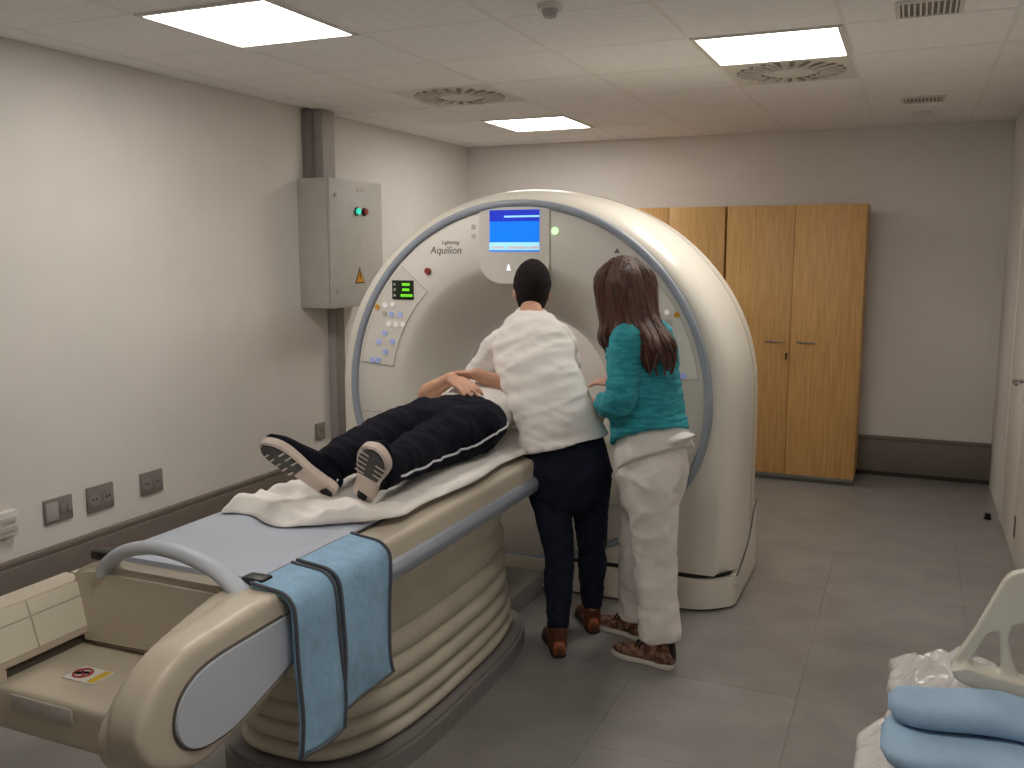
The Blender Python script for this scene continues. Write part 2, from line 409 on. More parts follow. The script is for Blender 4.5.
tr = empty('cable_trunking', 'grey vertical cable trunking below the electrical cabinet down to the skirting', 'cable trunking', 'vertical cable trunking')
box('channel', (XL, 5.02, .302), (XL + .06, 5.12, EZ0 - .002), 'trunk_grey', tr, .003)
box('cover', (XL + .06, 5.025, .302), (XL + .066, 5.115, EZ0 - .002), 'trunk_dark', tr, .002)
def socket(y0, y1, z0, z1, lb, kind):
    s = empty('wall_socket', lb, 'socket', 'grey wall sockets'); s.location = (XL, (y0 + y1) / 2, (z0 + z1) / 2)
    w_, h_ = (y1 - y0) / 2, (z1 - z0) / 2
    box('plate', (0, -w_, -h_), (.012, w_, h_), 'socket_grey', s, .004)
    cs = [0] if kind == 1 else [-w_ / 2, w_ / 2]
    for i, c in enumerate(cs):
        if kind == 3 and i == 0:
            box('blank_cover', (.012, c - w_ * .42, -h_ * .75), (.015, c + w_ * .42, h_ * .75), 'trunk_grey', s, .002); continue
        if kind == 3:
            for q in (-1, 1): box('data_port', (.012, c + q * .018 - .012, -.02), (.016, c + q * .018 + .012, .02), 'trunk_dark', s, .001)
            continue
        r = cyl('insert', (.012, c, 0), (.015, c, 0), min(w_ * .85 / len(cs), h_ * .8), 'base_grey', s, 20)
        for q in (-.0095, .0095): cyl('pin_hole', (.0145, c + q, 0), (.0155, c + q, 0), .0055, 'black', r, 8)
socket(2.807, 2.956, .40, .512, 'grey data socket plate with a blank half, next to the white wall unit', 3)
socket(3.039, 3.194, .392, .515, 'grey double power socket, middle one of the three above the couch foot', 2)
socket(3.367, 3.513, .395, .51, 'grey double power socket, the one nearest the blue couch pad', 2)
socket(4.845, 4.945, .40, .51, 'grey single power socket close to the vertical trunking', 1)
wu = empty('wall_unit', 'small white wall connector unit at the left edge', 'wall unit'); wu.location = (XL, 2.60, .465)
box('body', (0, -.06, -.055), (.035, .06, .055), 'white_plastic', wu, .008)
for z in (-.02, .018): box('outlet', (.035, -.045, z - .012), (.041, .045, z + .012), 'label_grey', wu, .003)

# ------------------------------------------------------------------ wardrobes
def wardrobe(xa, xb, yf, lb):
    c = empty('wardrobe', lb, 'cabinet', 'tall beech cabinets on the back wall'); c.location = (xa, yf, 0)
    W, D, Z = xb - xa, YB - .052 - yf, 1.925
    box('plinth', (.01, .03, 0), (W - .01, D, .05), 'plinth', c, .002)
    box('side_panel', (0, .021, .05), (.018, D, Z), 'beech', c, .001); box('side_panel', (W - .018, .021, .05), (W, D, Z), 'beech', c, .001)
    box('top_panel', (.018, .021, Z - .018), (W - .018, D, Z), 'beech', c, .001); box('back_panel', (.018, D - .01, .05), (W - .018, D, Z - .018), 'beech', c)
    box('bottom_rail', (0, .004, .028), (W, .022, .05), 'steel', c, .002)
    for s, (a, b) in enumerate(((.001, W / 2 - .0015), (W / 2 + .0015, W - .001))):
        d = box('cabinet_door', (a, 0, .052), (b, .019, Z - .002), 'beech', c, .001)
        hx = W / 2 + (-.165 if s == 0 else .045)
        bm = bmesh.new(); box_bm(bm, (hx, -.024, .985), (hx + .12, -.016, .995), .003)
        for q in (.012, .108): cyl_bm(bm, (hx + q, -.018, .99), (hx + q, 0, .99), .004, 8)
        link('handle', mesh(bm), 'steel', d, True, 40)
        if s == 0:
            cyl('lock', (W / 2 - .02, -.004, .90), (W / 2 - .02, 0, .90), .011, 'steel', d, 14)
            box('key', (W / 2 - .024, -.03, .865), (W / 2 - .016, -.004, .912), 'black', d, .002)
wardrobe(-1.215, -.297, 6.61, 'tall beech two door cabinet standing right, its lower half in full view')
wardrobe(-2.03, -1.232, 6.62, 'tall beech two door cabinet standing left, mostly hidden behind the scanner')

# ------------------------------------------------------------------ CT scanner gantry
CX, CZ, YF, YK = -1.69, .92, 3.97, 4.80
g = empty('ct_scanner', 'large round white CT scanner gantry with blue ring and bright blue screen', 'CT scanner'); g.location = (CX, YF, 0)
def gp(name, me, m, smooth=True, auto=40, parent=None):
    o = link(name, me, m, None, smooth, auto); o.parent = parent or g
    if parent is None: o.matrix_parent_inverse = Matrix.Translation((-CX, -YF, 0))
    return o
def GB(name, lo, hi, m, bev=0, parent=None): 
    bm = bmesh.new(); box_bm(bm, lo, hi, bev); return gp(name, mesh(bm), m, bev > 0, 40, parent)
NT = 160
def ringpt(t, r, rl=None):                                    # circle above, flatter ellipse below
    rl = r if rl is None else rl
    c, s = math.cos(t), math.sin(t); return (r * c, (r if s >= 0 else rl) * s)
ZB = .170                                                     # lower edge of the shell
def outpt(t, inset):                                          # stadium outline, cut level at ZB
    R = 1.035 - inset; c, s = math.cos(t), math.sin(t)
    if s >= 0: return (R * c, R * s * .95)
    x, z = R * (1 if c > 0 else -1), 0
    lim = CZ - ZB; k = min(R / max(abs(c), 1e-6), lim / max(-s, 1e-6))
    return (k * c, k * s)
ts = [2 * PI * i / NT for i in range(NT)]
RR, RL = .895, .765                                           # blue ring radii (above / below the axis)
def loopmesh(rows, close=False):
    """rows of closed 3-D loops -> skinned surface"""
    bm = bmesh.new(); L = [[bm.verts.new(p) for p in r] for r in rows]
    prs = list(zip(L, L[1:])) + ([(L[-1], L[0])] if close else [])
    for a, b in prs:
        n = len(a)
        for j in range(n): bm.faces.new((a[j], a[(j + 1) % n], b[(j + 1) % n], b[j]))
    return bm
def loop(f, y): return [(CX + f(t)[0], y, CZ + f(t)[1]) for t in ts]
shell = [loop(lambda t: ringpt(t, RR + .03, RL + .012), YF + .05), loop(lambda t: ringpt(t, RR + .03, RL + .012), YF + .004)]
for y, ins in ((YF + .004, .085), (YF + .012, .068), (YF + .035, .045), (YF + .08, .022), (YF + .15, .006), (YF + .25, 0), (YF + .42, 0), (YF + .58, .006), (YF + .70, .025), (YF + .78, .065), (YK, .13)):
    shell.append(loop(lambda t: outpt(t, ins), y))
shell.append(loop(lambda t: ringpt(t, .60), YK)); shell.append(loop(lambda t: ringpt(t, .60), YK - .08))
gp('shell', mesh(loopmesh(shell)), 'shell_white', auto=50)
rg = []
for y, d in ((YF + .03, .03), (YF - .004, .03), (YF - .012, .022), (YF - .012, .004), (YF - .004, -.004), (YF + .03, -.004)):
    rg.append(loop(lambda t: ringpt(t, RR + d, RL + d * .6), y))
gp('trim_ring', mesh(loopmesh(rg)), 'ring_blue', auto=60)
fc = [loop(lambda t: ringpt(t, RR - .003, RL - .003), YF + .012), loop(lambda t: ringpt(t, RR - .012, RL - .012), YF), loop(lambda t: ringpt(t, .70, .68), YF), loop(lambda t: ringpt(t, .645), YF + .002)]
prof = [(.645, .002), (.625, .010), (.60, .028), (.57, .055), (.53, .095), (.48, .148), (.44, .192), (.412, .218), (.396, .228)]
for r, y in prof[1:]: fc.append(loop(lambda t: ringpt(t, r), YF + y))
gp('face_cover', mesh(loopmesh(fc)), 'face_white', auto=60)
br = [loop(lambda t: ringpt(t, r), y) for r, y in ((.396, YF + .228), (.382, YF + .236), (.375, YF + .25), (.372, YF + .40), (.372, YK - .2), (.40, YK - .1), (.60, YK - .005))]
gp('bore_liner', mesh(loopmesh(br)), 'bore_white', auto=60)
sl = [loop(lambda t: ringpt(t, .3735), YF + .398), loop(lambda t: ringpt(t, .3705), YF + .40), loop(lambda t: ringpt(t, .3705), YF + .425), loop(lambda t: ringpt(t, .3735), YF + .427)]
gp('laser_window_band', mesh(loopmesh(sl)), 'print_grey', auto=60)
# seam and plinth under the shell
fp = lambda e: rounded([(CX - 1.03 - e, YF + .10), (CX - .90, YF - .02 - e), (CX + .90, YF - .02 - e), (CX + 1.03 + e, YF + .10), (CX + 1.03 + e, YK - .04), (CX - 1.03 - e, YK - .04)], [.05, .12, .12, .05, .1, .1])
bm = bmesh.new(); prism_bm(bm, fp(-.025), 'xy', .135, .19); gp('seam_gap', mesh(bm), 'black', False)
bm = bmesh.new(); prism_bm(bm, fp(0), 'xy', .012, .150)
bmesh.ops.bevel(bm, geom=[e for e in bm.edges if min(v.co.z for v in e.verts) > .14], offset=.006, segments=2, affect='EDGES')
gp('base_plinth', mesh(bm), 'shell_white')
bm = bmesh.new(); prism_bm(bm, fp(-.02), 'xy', 0, .013); gp('floor_gasket', mesh(bm), 'black', False)
for s in (-1, 1):                                             # side skirts: the base sweeps up behind the shell edge
    bm = bmesh.new()
    prism_bm(bm, [(YF + .10, .10), (YF + .10, .152), (YF + .22, .17), (YF + .36, .21), (YF + .47, .27), (YF + .55, .35), (YF + .64, .37), (YF + .64, .10)], 'yz', CX + s * 1.0, CX + s * 1.0375)
    bmesh.ops.recalc_face_normals(bm, faces=bm.faces); bmesh.ops.bevel(bm, geom=[e for e in bm.edges if e.calc_face_angle(0) > 1], offset=.008, segments=2, affect='EDGES')
    gp('side_skirt', mesh(bm), 'shell_white')
    bm = bmesh.new()
    limb(bm, [Vector((CX + s * 1.0365, YF + a, b)) for a, b in ((.10, .157), (.22, .175), (.36, .215), (.47, .274), (.55, .354), (.63, .374))], [.0035] * 6, 6, 3)
    gp('skirt_seam', mesh(bm), 'seam')
# front: screen and its housing
F0 = YF - .001
hs = rounded([(-1.885, 1.815), (-1.525, 1.815), (-1.525, 1.52), (-1.60, 1.455), (-1.81, 1.455), (-1.885, 1.52)], [.012, .012, .05, .05, .05, .05])
hs = [(x + .0, z) for x, z in hs]
bm = bmesh.new(); prism_bm(bm, hs, 'xz', YF - .006, YF + .12); bmesh.ops.recalc_face_normals(bm, faces=bm.faces)
bmesh.ops.bevel(bm, geom=[e for e in bm.edges if max(v.co.y for v in e.verts) < YF - .005], offset=.004, segments=2, affect='EDGES')
hou = gp('screen_housing', mesh(bm), 'face_white')
def sub(o):                                                   # build in world coordinates, then keep place under a part
    return o
def sp_(name, lo, hi, m, parent, bev=0):
    bm = bmesh.new(); box_bm(bm, lo, hi, bev); o = link(name, mesh(bm), m, None, bev > 0, 40); o.parent = parent; return o
sx0, sx1, sz0, sz1 = -1.828, -1.578, 1.607, 1.797
scn = sp_('screen', (sx0, YF - .0085, sz0), (sx1, YF - .005, sz1), 'screen_blue', hou)
sp_('screen_header', (sx0, YF - .0092, sz1 - .052), (sx1, YF - .0082, sz1), 'screen_dark', hou)
sp_('screen_line', (sx0 + .075, YF - .010, sz1 - .034), (sx1, YF - .009, sz1 - .026), 'screen_light', hou)
sp_('screen_footer', (sx0, YF - .0092, sz0 + .006), (sx1, YF - .0082, sz0 + .042), 'screen_light', hou)
for a, b in ((.01, .075), (.09, .19), (.2, .255)): sp_('screen_key', (sx0 + a, YF - .010, sz0 + .012), (sx0 + b, YF - .009, sz0 + .024), 'button_white', hou)
bm = bmesh.new(); prism_bm(bm, [(-1.742, 1.52), (-1.722, 1.52), (-1.732, 1.548)], 'xz', YF - .0085, YF - .005); o = link('arrow_light', mesh(bm), 'white_led'); o.parent = hou
cyl_ = lambda name, x, z, r, m, d=.008, n=20: gp(name, (lambda b: (cyl_bm(b, (x, YF - d, z), (x, YF + .004, z), r, n), mesh(b))[1])(bmesh.new()), m)
cyl_('lamp_button', -1.503, 1.700, .017, 'lamp_green')
cyl_('stop_button', -2.16, 1.513, .016, 'red_button', .012)
bm = bmesh.new(); prism_bm(bm, [(-1.222, 1.60), (-1.196, 1.60), (-1.209, 1.622)], 'xz', YF - .003, YF); gp('triangle_mark', mesh(bm), 'print_grey')
for z in (1.722, 1.678): GB('icon_mark', (-1.925, YF - .0025, z - .011), (-1.905, YF, z + .011), 'label_grey')
gt = text('lettering', 'Aquilion', .050, FRONT(-2.148, YF - .001, 1.597), 'print_grey', None, shear=.15); gt.parent = g; gt.matrix_parent_inverse = Matrix.Translation((-CX, -YF, 0))
gt = text('lettering', 'Lightning', .026, FRONT(-2.085, YF - .001, 1.642), 'print_grey', None, shear=.15); gt.parent = g; gt.matrix_parent_inverse = Matrix.Translation((-CX, -YF, 0))
# control panels, left and right (mirrored)
for s in (-1, 1):
    X = lambda x: CX + s * (CX - x)  if s > 0 else x
    outer = [(CX - .868 * math.cos(t), CZ + .868 * math.sin(t)) for t in [math.radians(a) for a in range(9, 46, 4)]]
    inner = [(CX - .685 * math.cos(t), CZ + .685 * math.sin(t)) for t in [math.radians(a) for a in (46, 40, 34, 28, 22, 16, 10)]]
    poly = outer + [(CX - .50, CZ + .52 + .015)] * 0 + inner
    poly = [(X(x), z) for x, z in poly]
    bm = bmesh.new(); prism_bm(bm, poly, 'xz', YF - .004, YF + .003); bmesh.ops.recalc_face_normals(bm, faces=bm.faces)
    pn = gp('control_panel', mesh(bm), 'face_white', False)
    bm = bmesh.new(); limb(bm, [Vector((x, YF - .003, z)) for x, z in poly + poly[:1]], [.0013] * (len(poly) + 1), 6, 1); o = link('panel_seam', mesh(bm), 'seam_light'); o.parent = pn
    def bx(name, x, z, w_, h_, m, d=.006):
        xx = X(x); bm = bmesh.new(); box_bm(bm, (xx - w_, YF - .004 - d, z - h_), (xx + w_, YF - .0035, z + h_), .002); o = link(name, mesh(bm), m, None, True, 40); o.parent = pn; return o
    def by(x, z, r, m, d=.008):
        xx = X(x); bm = bmesh.new(); cyl_bm(bm, (xx, YF - .004 - d, z), (xx, YF - .0035, z), r, 14); o = link('button', mesh(bm), m, None, True, 40); o.parent = pn
    bx('display', -2.300, 1.420, .060, .047, 'display_dark')
    for k, (wd, zz) in enumerate(((.022, 1.447), (.020, 1.421), (.034, 1.393))):
        bx('readout', -2.288 + wd * .3, zz, wd, .0065, 'led_green', .0075); bx('readout_dot', -2.345, zz, .006, .006, 'label_grey', .0075)
    for x, z, m in ((-2.44, 1.345, 'warning'), (-2.395, 1.355, 'button_white'), (-2.35, 1.36, 'button_white'), (-2.40, 1.315, 'label_grey'), (-2.36, 1.312, 'button_blue'), (-2.31, 1.31, 'button_blue'),
                    (-2.375, 1.262, 'button_white'), (-2.335, 1.260, 'button_white'), (-2.295, 1.262, 'button_white'), (-2.40, 1.215, 'button_blue'), (-2.435, 1.172, 'button_blue'), (-2.355, 1.175, 'button_blue'), (-2.40, 1.122, 'button_blue'),
                    (-2.475, 1.078, 'button_blue'), (-2.44, 1.078, 'button_blue')):
        by(x - .008, z - .012, .0125 if m != 'button_blue' else .0135, m)
# cover seams on the face
for s in (-1, 1):
    bm = bmesh.new(); limb(bm, [Vector((CX + s * a, YF - .0005, b)) for a, b in ((.66, .80), (.86, .80))], [.0018] * 2, 6, 1); gp('cover_seam', mesh(bm), 'seam_light')
    bm = bmesh.new(); limb(bm, [Vector((CX + s * .30, YF - .0005, .45)), Vector((CX + s * .62, YF - .0005, .45)), Vector((CX + s * .66, YF - .0005, .40))], [.0018] * 3, 6, 1); gp('cover_seam', mesh(bm), 'seam_light')
bm = bmesh.new()
limb(bm, [Vector((CX + outpt(t, 0)[0] * 1.001, YF + .44, CZ + outpt(t, 0)[1] * 1.001)) for t in [math.radians(a) for a in range(-30, 212, 4)]], [.0012] * 61, 6, 1)
gp('shell_seam', mesh(bm), 'seam_light')

# ------------------------------------------------------------------ CT couch
TX = -1.685
c = empty('ct_couch', 'cream CT patient couch with blue grey pad, arched handle and pleated bellows', 'CT couch'); c.location = (TX, 2.8, 0)
INV = Matrix.Translation((-TX, -2.8, 0))
def cp(name, me, m, smooth=True, auto=40, parent=None):
    o = link(name, me, m, None, smooth, auto); o.parent = parent or c
    if parent is None: o.matrix_parent_inverse = INV
    return o
def CB(name, lo, hi, m, bev=0, parent=None, M=None):
    bm = bmesh.new(); box_bm(bm, lo, hi, bev, 2, M); return cp(name, mesh(bm), m, bev > 0, 40, parent)
XRT, XLF, XA = -1.33, -2.04, -2.035                                       # right and left flanks
# floor base
def sup(cx, cy, a, b, n=3.4, N=64):
    out = []
    for i in range(N):
        t = 2 * PI * i / N; cs, sn = math.cos(t), math.sin(t)
        out.append((cx + a * math.copysign(abs(cs) ** (2 / n), cs), cy + b * math.copysign(abs(sn) ** (2 / n), sn)))
    return out
BYC, BB = 2.80, .70
bm = bmesh.new(); prism_bm(bm, sup(TX, BYC, .335, BB + .03), 'xy', 0, .075); bmesh.ops.recalc_face_normals(bm, faces=bm.faces)
bmesh.ops.bevel(bm, geom=[e for e in bm.edges if min(v.co.z for v in e.verts) > .07], offset=.012, segments=2, affect='EDGES'); cp('floor_base', mesh(bm), 'base_grey')
CB('base_bridge', (TX - .22, BYC + BB - .1, 0), (TX + .15, YF - .045, .10), 'base_grey', .008)
# bellows
rows = []; NP = 7; ZS = (.076, .128, .186, .250, .322, .405, .505, .655); z1 = .655
prev = None
for k in range(NP):
    za, zb = ZS[k], ZS[k + 1]; f = k / (NP - 1); am = 1 - .62 * f
    off = -.012 - .035 * f
    for u, d in ((.0, -.022), (.12, -.008), (.3, .006), (.55, .010), (.78, .002), (.93, -.012)):
        rows.append([(x, y, za + (zb - za) * u) for x, y in sup(TX, BYC, .30 + off + d * am, BB + off + d * am, 3.0)])
rows.append([(x, y, z1) for x, y in sup(TX, BYC, .24, BB - .06, 3.0)])
bm = bmesh.new(); L = [[bm.verts.new(p) for p in r] for r in rows]
for a, b in zip(L, L[1:]):
    for j in range(64): bm.faces.new((a[j], a[(j + 1) % 64], b[(j + 1) % 64], b[j]))
bm.faces.new(L[-1]); bm.faces.new(list(reversed(L[0])))
cp('bellows', mesh(bm), 'bellow', True, 70)
# carriage body, rails
bm = bmesh.new()
prism_bm(bm, rounded([(XA, .757), (XA, .655), (XA + .10, .60), (XRT - .10, .60), (XRT, .655), (XRT, .79), (TX - .25, .79), (TX - .262, .757)], [.02, .02, .02, .02, .02, .025, .004, .004]), 'xz', 1.70, 3.86)
cp('carriage_body', mesh(bm), 'cream', True, 30)
for s, x in ((1, XRT), (-1, XA)):
    bm = bmesh.new()
    prism_bm(bm, rounded([(x - s * .01, .725), (x + s * .012, .722), (x + s * .022, .70), (x + s * .012, .666), (x - s * .01, .66)], [.001, .008, .01, .008, .001]), 'xz', 1.79, 3.855)
    cp('side_rail', mesh(bm), 'ring_blue', True, 30)
CB('cradle_gap', (TX - .248, 1.73, .7895), (TX + .248, 4.10, .7965), 'rubber', .002)
bm = bmesh.new(); prism_bm(bm, rounded([(TX - .245, .797), (TX + .245, .797), (TX + .245, .806), (TX + .22, .811), (TX - .22, .811), (TX - .245, .806)], .004), 'xz', 1.735, 4.12); cp('cradle_pad', mesh(bm), 'pad_blue', True, 40)
CB('cradle_tail', (TX - .20, 3.86, .72), (TX + .20, 4.60, .7885), 'cream', .02)
for x in (TX - .235, TX + .262):
    CB('pad_clip', (x - .035, 1.708, .797), (x + .03, 1.752, .822), 'black', .006)
# foot-end fairing: two arms joined by a low tray
bm = bmesh.new()
arm = [(1.78, .79), (1.45, .79), (1.35, .772), (1.275, .715), (1.25, .645), (1.28, .575), (1.36, .53), (1.47, .522), (1.78, .615)]
arm = [(p[0], p[1]) for p in cat(arm, 4, True)]
prism_bm(bm, arm, 'yz', XRT - .10, XRT - .004)
armi = [(1.72, .79), (1.5, .765), (1.38, .72), (1.31, .66), (1.28, .60), (1.3, .54), (1.37, .505), (1.47, .505), (1.72, .58)]
prism_bm(bm, [(p[0], p[1]) for p in cat(armi, 4, True)], 'yz', XRT - .16, XRT - .05)
box_bm(bm, (XA, 1.402, .475), (XRT - .08, 1.75, .587), .010)
prism_bm(bm, [(XRT - .30, .58), (XRT - .22, .60), (XRT - .165, .65), (XRT - .13, .72), (XRT - .08, .74), (XRT - .08, .5), (XRT - .30, .5)], 'xz', 1.408, 1.74)
me = fuse(bm, .009, 9, .5); cp('end_fairing', me, 'cream', True, None)
# sloped left arm with its inlaid panels
bm = bmesh.new(); prism_bm(bm, [(XA, .59), (XA, .757), (-1.964, .753), (-1.926, .634), (-1.928, .618), (-1.948, .612), (-1.956, .59)], 'xz', 1.36, 1.698); bmesh.ops.recalc_face_normals(bm, faces=bm.faces)
bmesh.ops.bevel(bm, geom=[e for e in bm.edges if e.calc_face_angle(0) > .5], offset=.003, segments=2, affect='EDGES'); la = cp('left_arm', mesh(bm), 'cream')
sl_ = (Vector((-1.9630, 0, .749)), Vector((-1.9275, 0, .638)))
for a, b in ((.0, .31), (.34, 1.0)):
    for ya, yb in ((1.365, 1.512), (1.517, 1.69)):
        p, q = sl_[0].lerp(sl_[1], a), sl_[0].lerp(sl_[1], b); nrm = Vector((.952, 0, .305)) * .003
        bm = bmesh.new(); v = [bm.verts.new(w_) for w_ in ((p.x, ya, p.z), (p.x, yb, p.z), (q.x, yb, q.z), (q.x, ya, q.z))]
        f = bm.faces.new(v); r = bmesh.ops.extrude_face_region(bm, geom=[f]); bmesh.ops.translate(bm, verts=[e for e in r['geom'] if isinstance(e, bmesh.types.BMVert)], vec=nrm)
        o = link('inlay_panel', mesh(bm), 'inlay_cream'); o.parent = la
CB('tray_gap_shade', (-1.956, 1.43, .5875), (-1.944, 1.672, .608), 'seam', .002)  # dark strip standing in for the shade between arm and tray
CB('end_post', (XA + .02, 1.362, .49), (-1.93, 1.43, .632), 'cream', .008)
# blue-grey inset on the outer flank
ins = cat([(1.80, .745), (1.60, .742), (1.47, .738), (1.40, .722), (1.355, .685), (1.342, .635), (1.36, .592), (1.40, .563), (1.46, .553), (1.55, .563), (1.80, .640)], 4)
ins = [p for p in ins if p[0] <= 1.80]
bm = bmesh.new(); prism_bm(bm, ins, 'yz', XRT - .012, XRT + .004); bmesh.ops.recalc_face_normals(bm, faces=bm.faces)
bmesh.ops.bevel(bm, geom=[e for e in bm.edges if min(v.co.x for v in e.verts) > XRT], offset=.004, segments=2, affect='EDGES'); fp_ = cp('flank_panel', mesh(bm), 'blue_grey')
bm = bmesh.new(); limb(bm, [Vector((XRT - .003, *p)) for p in ins + ins[:1]], [.004] * (len(ins) + 1), 6, 1); o = link('panel_gap', mesh(bm), 'seam'); o.parent = fp_
# upright back plate of the tray and the arched handle
bp_ = rounded([(-2.012, .735), (-1.95, .797), (XRT - .09, .797), (XRT - .06, .60), (-1.945, .585), (-1.957, .64)], [.05, .07, .03, .02, .01, .06])
bm = bmesh.new(); prism_bm(bm, bp_, 'xz', 1.655, 1.73); bmesh.ops.recalc_face_normals(bm, faces=bm.faces)
bmesh.ops.bevel(bm, geom=[e for e in bm.edges if e.calc_face_angle(0) > 1 and max(v.co.y for v in e.verts) < 1.67], offset=.015, segments=3, affect='EDGES'); tb = cp('tray_back', mesh(bm), 'cream')
for v in tb.data.vertices: v.co.y += max(0, v.co.z - .585) * .08
hp = [(TX - .19, 1.69, .785), (TX - .172, 1.685, .812), (TX - .11, 1.68, .850), (TX - .01, 1.675, .874), (TX + .09, 1.675, .868), (TX + .18, 1.68, .838), (TX + .235, 1.685, .80), (TX + .25, 1.69, .785)]
bm = bmesh.new(); loft(bm, [(Vector(p), a, .018) for p, a in zip(hp, (.038, .032, .027, .025, .025, .026, .03, .034))], (0, 1, 0), 14, 5); cp('arched_handle', mesh(bm), 'blue_grey', True, None)
# label strip, warning sticker, seams at the foot
CB('label_strip', (-1.885, 1.3975, .541), (-1.690, 1.4015, .577), 'label_grey', .0015)
stk = CB('warning_sticker', (-1.80, 1.45, .5855), (-1.685, 1.53, .5875), 'sticker_white')
def stk_part(name, me, m): o = link(name, me, m); o.parent = stk
bm = bmesh.new(); box_bm(bm, (-1.715, 1.455, .5874), (-1.690, 1.525, .5882)); stk_part('yellow_field', mesh(bm), 'yellow')
bm = bmesh.new(); limb(bm, [Vector((-1.765 + .026 * math.cos(t), 1.49 + .026 * math.sin(t), .588)) for t in [k * PI / 8 for k in range(17)]], [.004] * 17, 5, 1); limb(bm, [Vector((-1.783, 1.508, .588)), Vector((-1.747, 1.472, .588))], [.004] * 2, 5, 1); stk_part('prohibition_mark', mesh(bm), 'red_print')
bm = bmesh.new(); limb(bm, [Vector((-1.78, 1.483, .5883)), Vector((-1.75, 1.497, .5883))], [.005, .005], 5, 1); stk_part('figure_mark', mesh(bm), 'black')

for o_ in [stk] + list(stk.children):                          # final size and place of the sticker
    for v in o_.data.vertices: v.co.x = -1.775 + (v.co.x + 1.742) * .85; v.co.y = 1.525 + (v.co.y - 1.49) * .85; v.co.z += .0022
# ------------------------------------------------------------------ sheet and straps on the couch
def grid(nu, nv, f):
    bm = bmesh.new(); V = [[bm.verts.new(f(i / (nu - 1), j / (nv - 1))) for j in range(nv)] for i in range(nu)]
    for i in range(nu - 1):
        for j in range(nv - 1): bm.faces.new((V[i][j], V[i + 1][j], V[i + 1][j + 1], V[i][j + 1]))
    return bm
def thick(bm, t):
    bmesh.ops.recalc_face_normals(bm, faces=bm.faces); bmesh.ops.solidify(bm, geom=bm.faces[:], thickness=t); return bm
V3 = lambda *a: Vector(a)
def sheetf(u, v):
    y = 2.13 + v * 1.66
    fr = max(0, 1 - v * 7)                                    # front (foot) border
    xl = -1.925 + .02 * math.sin(v * 9) + .03 * fr; xr = -1.365 + .012 * math.sin(v * 17 + 1) - .22 * fr ** 1.6
    y += .034 * math.sin(u * 6.0 + .2) * fr
    x = xl + (xr - xl) * u
    n1 = noise.noise(V3(x * 6, y * 6, 3)); n2 = noise.noise(V3(x * 13 + 2, y * 11, 8)); n3 = 1 - 2 * abs(noise.noise(V3(x * 9 + y * 5, y * 9 - x * 4, 5)))
    sm = lambda t, a, b: min(1, max(0, (t - a) / (b - a)))
    k = .35 + 1.5 * max(0, 1 - v * 3.0) * (1 - .85 * sm(u, .18, .32) * sm(y, 2.34, 2.42)) + .5 * max(0, 1 - (1 - u) * 5)
    z = .8165 + k * (.010 + .010 * n1 + .006 * n2 + .014 * max(0, n3)) + .002
    rim = min(1, u / .05, (1 - u) / .04, v / .03); z = .8145 + (z - .8145) * (.08 + .92 * rim)
    return (x, y, max(z, .8138))
o = link('bed_sheet', mesh(thick(grid(70, 150, sheetf), .002)), 'sheet', None, True); tag(o, 'rumpled white sheet spread on the couch under the lying patient', 'sheet')
def strap(y0, y1, b0, b1, zend, lb, seed):
    path = [(-1.412, .818), (-1.39, .814), (-1.36, .810), (-1.322, .803), (-1.301, .783), (-1.293, .75), (-1.290, .66), (-1.288, .56), (-1.292, .48), (-1.296, zend)]
    P = cat(path, 5)
    def f(u, v):
        i = min(int(v * (len(P) - 1)), len(P) - 2); t = v * (len(P) - 1) - i
        x = P[i][0] * (1 - t) + P[i + 1][0] * t; z = P[i][1] * (1 - t) + P[i + 1][1] * t
        ya, yb = y0 + (b0 - y0) * v, y1 + (b1 - y1) * v
        hang = max(0, v - .35)
        n_ = noise.noise(Vector((u * 2.2 + seed, v * 3.5, seed)))
        return (x + hang * (.03 * n_ + .012 * math.sin(u * 5 + seed + v * 3)) + hang * .012, ya + (yb - ya) * u + hang * .018 * math.sin(v * 8 + seed), z)
    s = empty('body_strap', lb, 'strap', 'blue padded straps over the couch edge')
    bm = thick(grid(20, 44, f), .010); link('padding', mesh(bm), 'strap_blue', s, True)
    for u in (0, 1):
        bm = bmesh.new(); limb(bm, [Vector(f(u, v / 30)) + Vector((.002, 0, .001)) for v in range(31)], [.0048] * 31, 8, 1); link('piping', mesh(bm), 'strap_edge', s, True)
    bm = bmesh.new(); limb(bm, [Vector(f(u / 12, 1)) for u in range(13)], [.0048] * 13, 8, 1); link('piping', mesh(bm), 'strap_edge', s, True)
strap(1.690, 1.850, 1.700, 1.872, .385, 'longer narrow blue padded strap hanging over the couch edge by the foot end', 1.0)
strap(1.872, 2.122, 1.892, 2.130, .43, 'wider blue padded strap hanging over the couch edge nearer the scanner', 4.0)

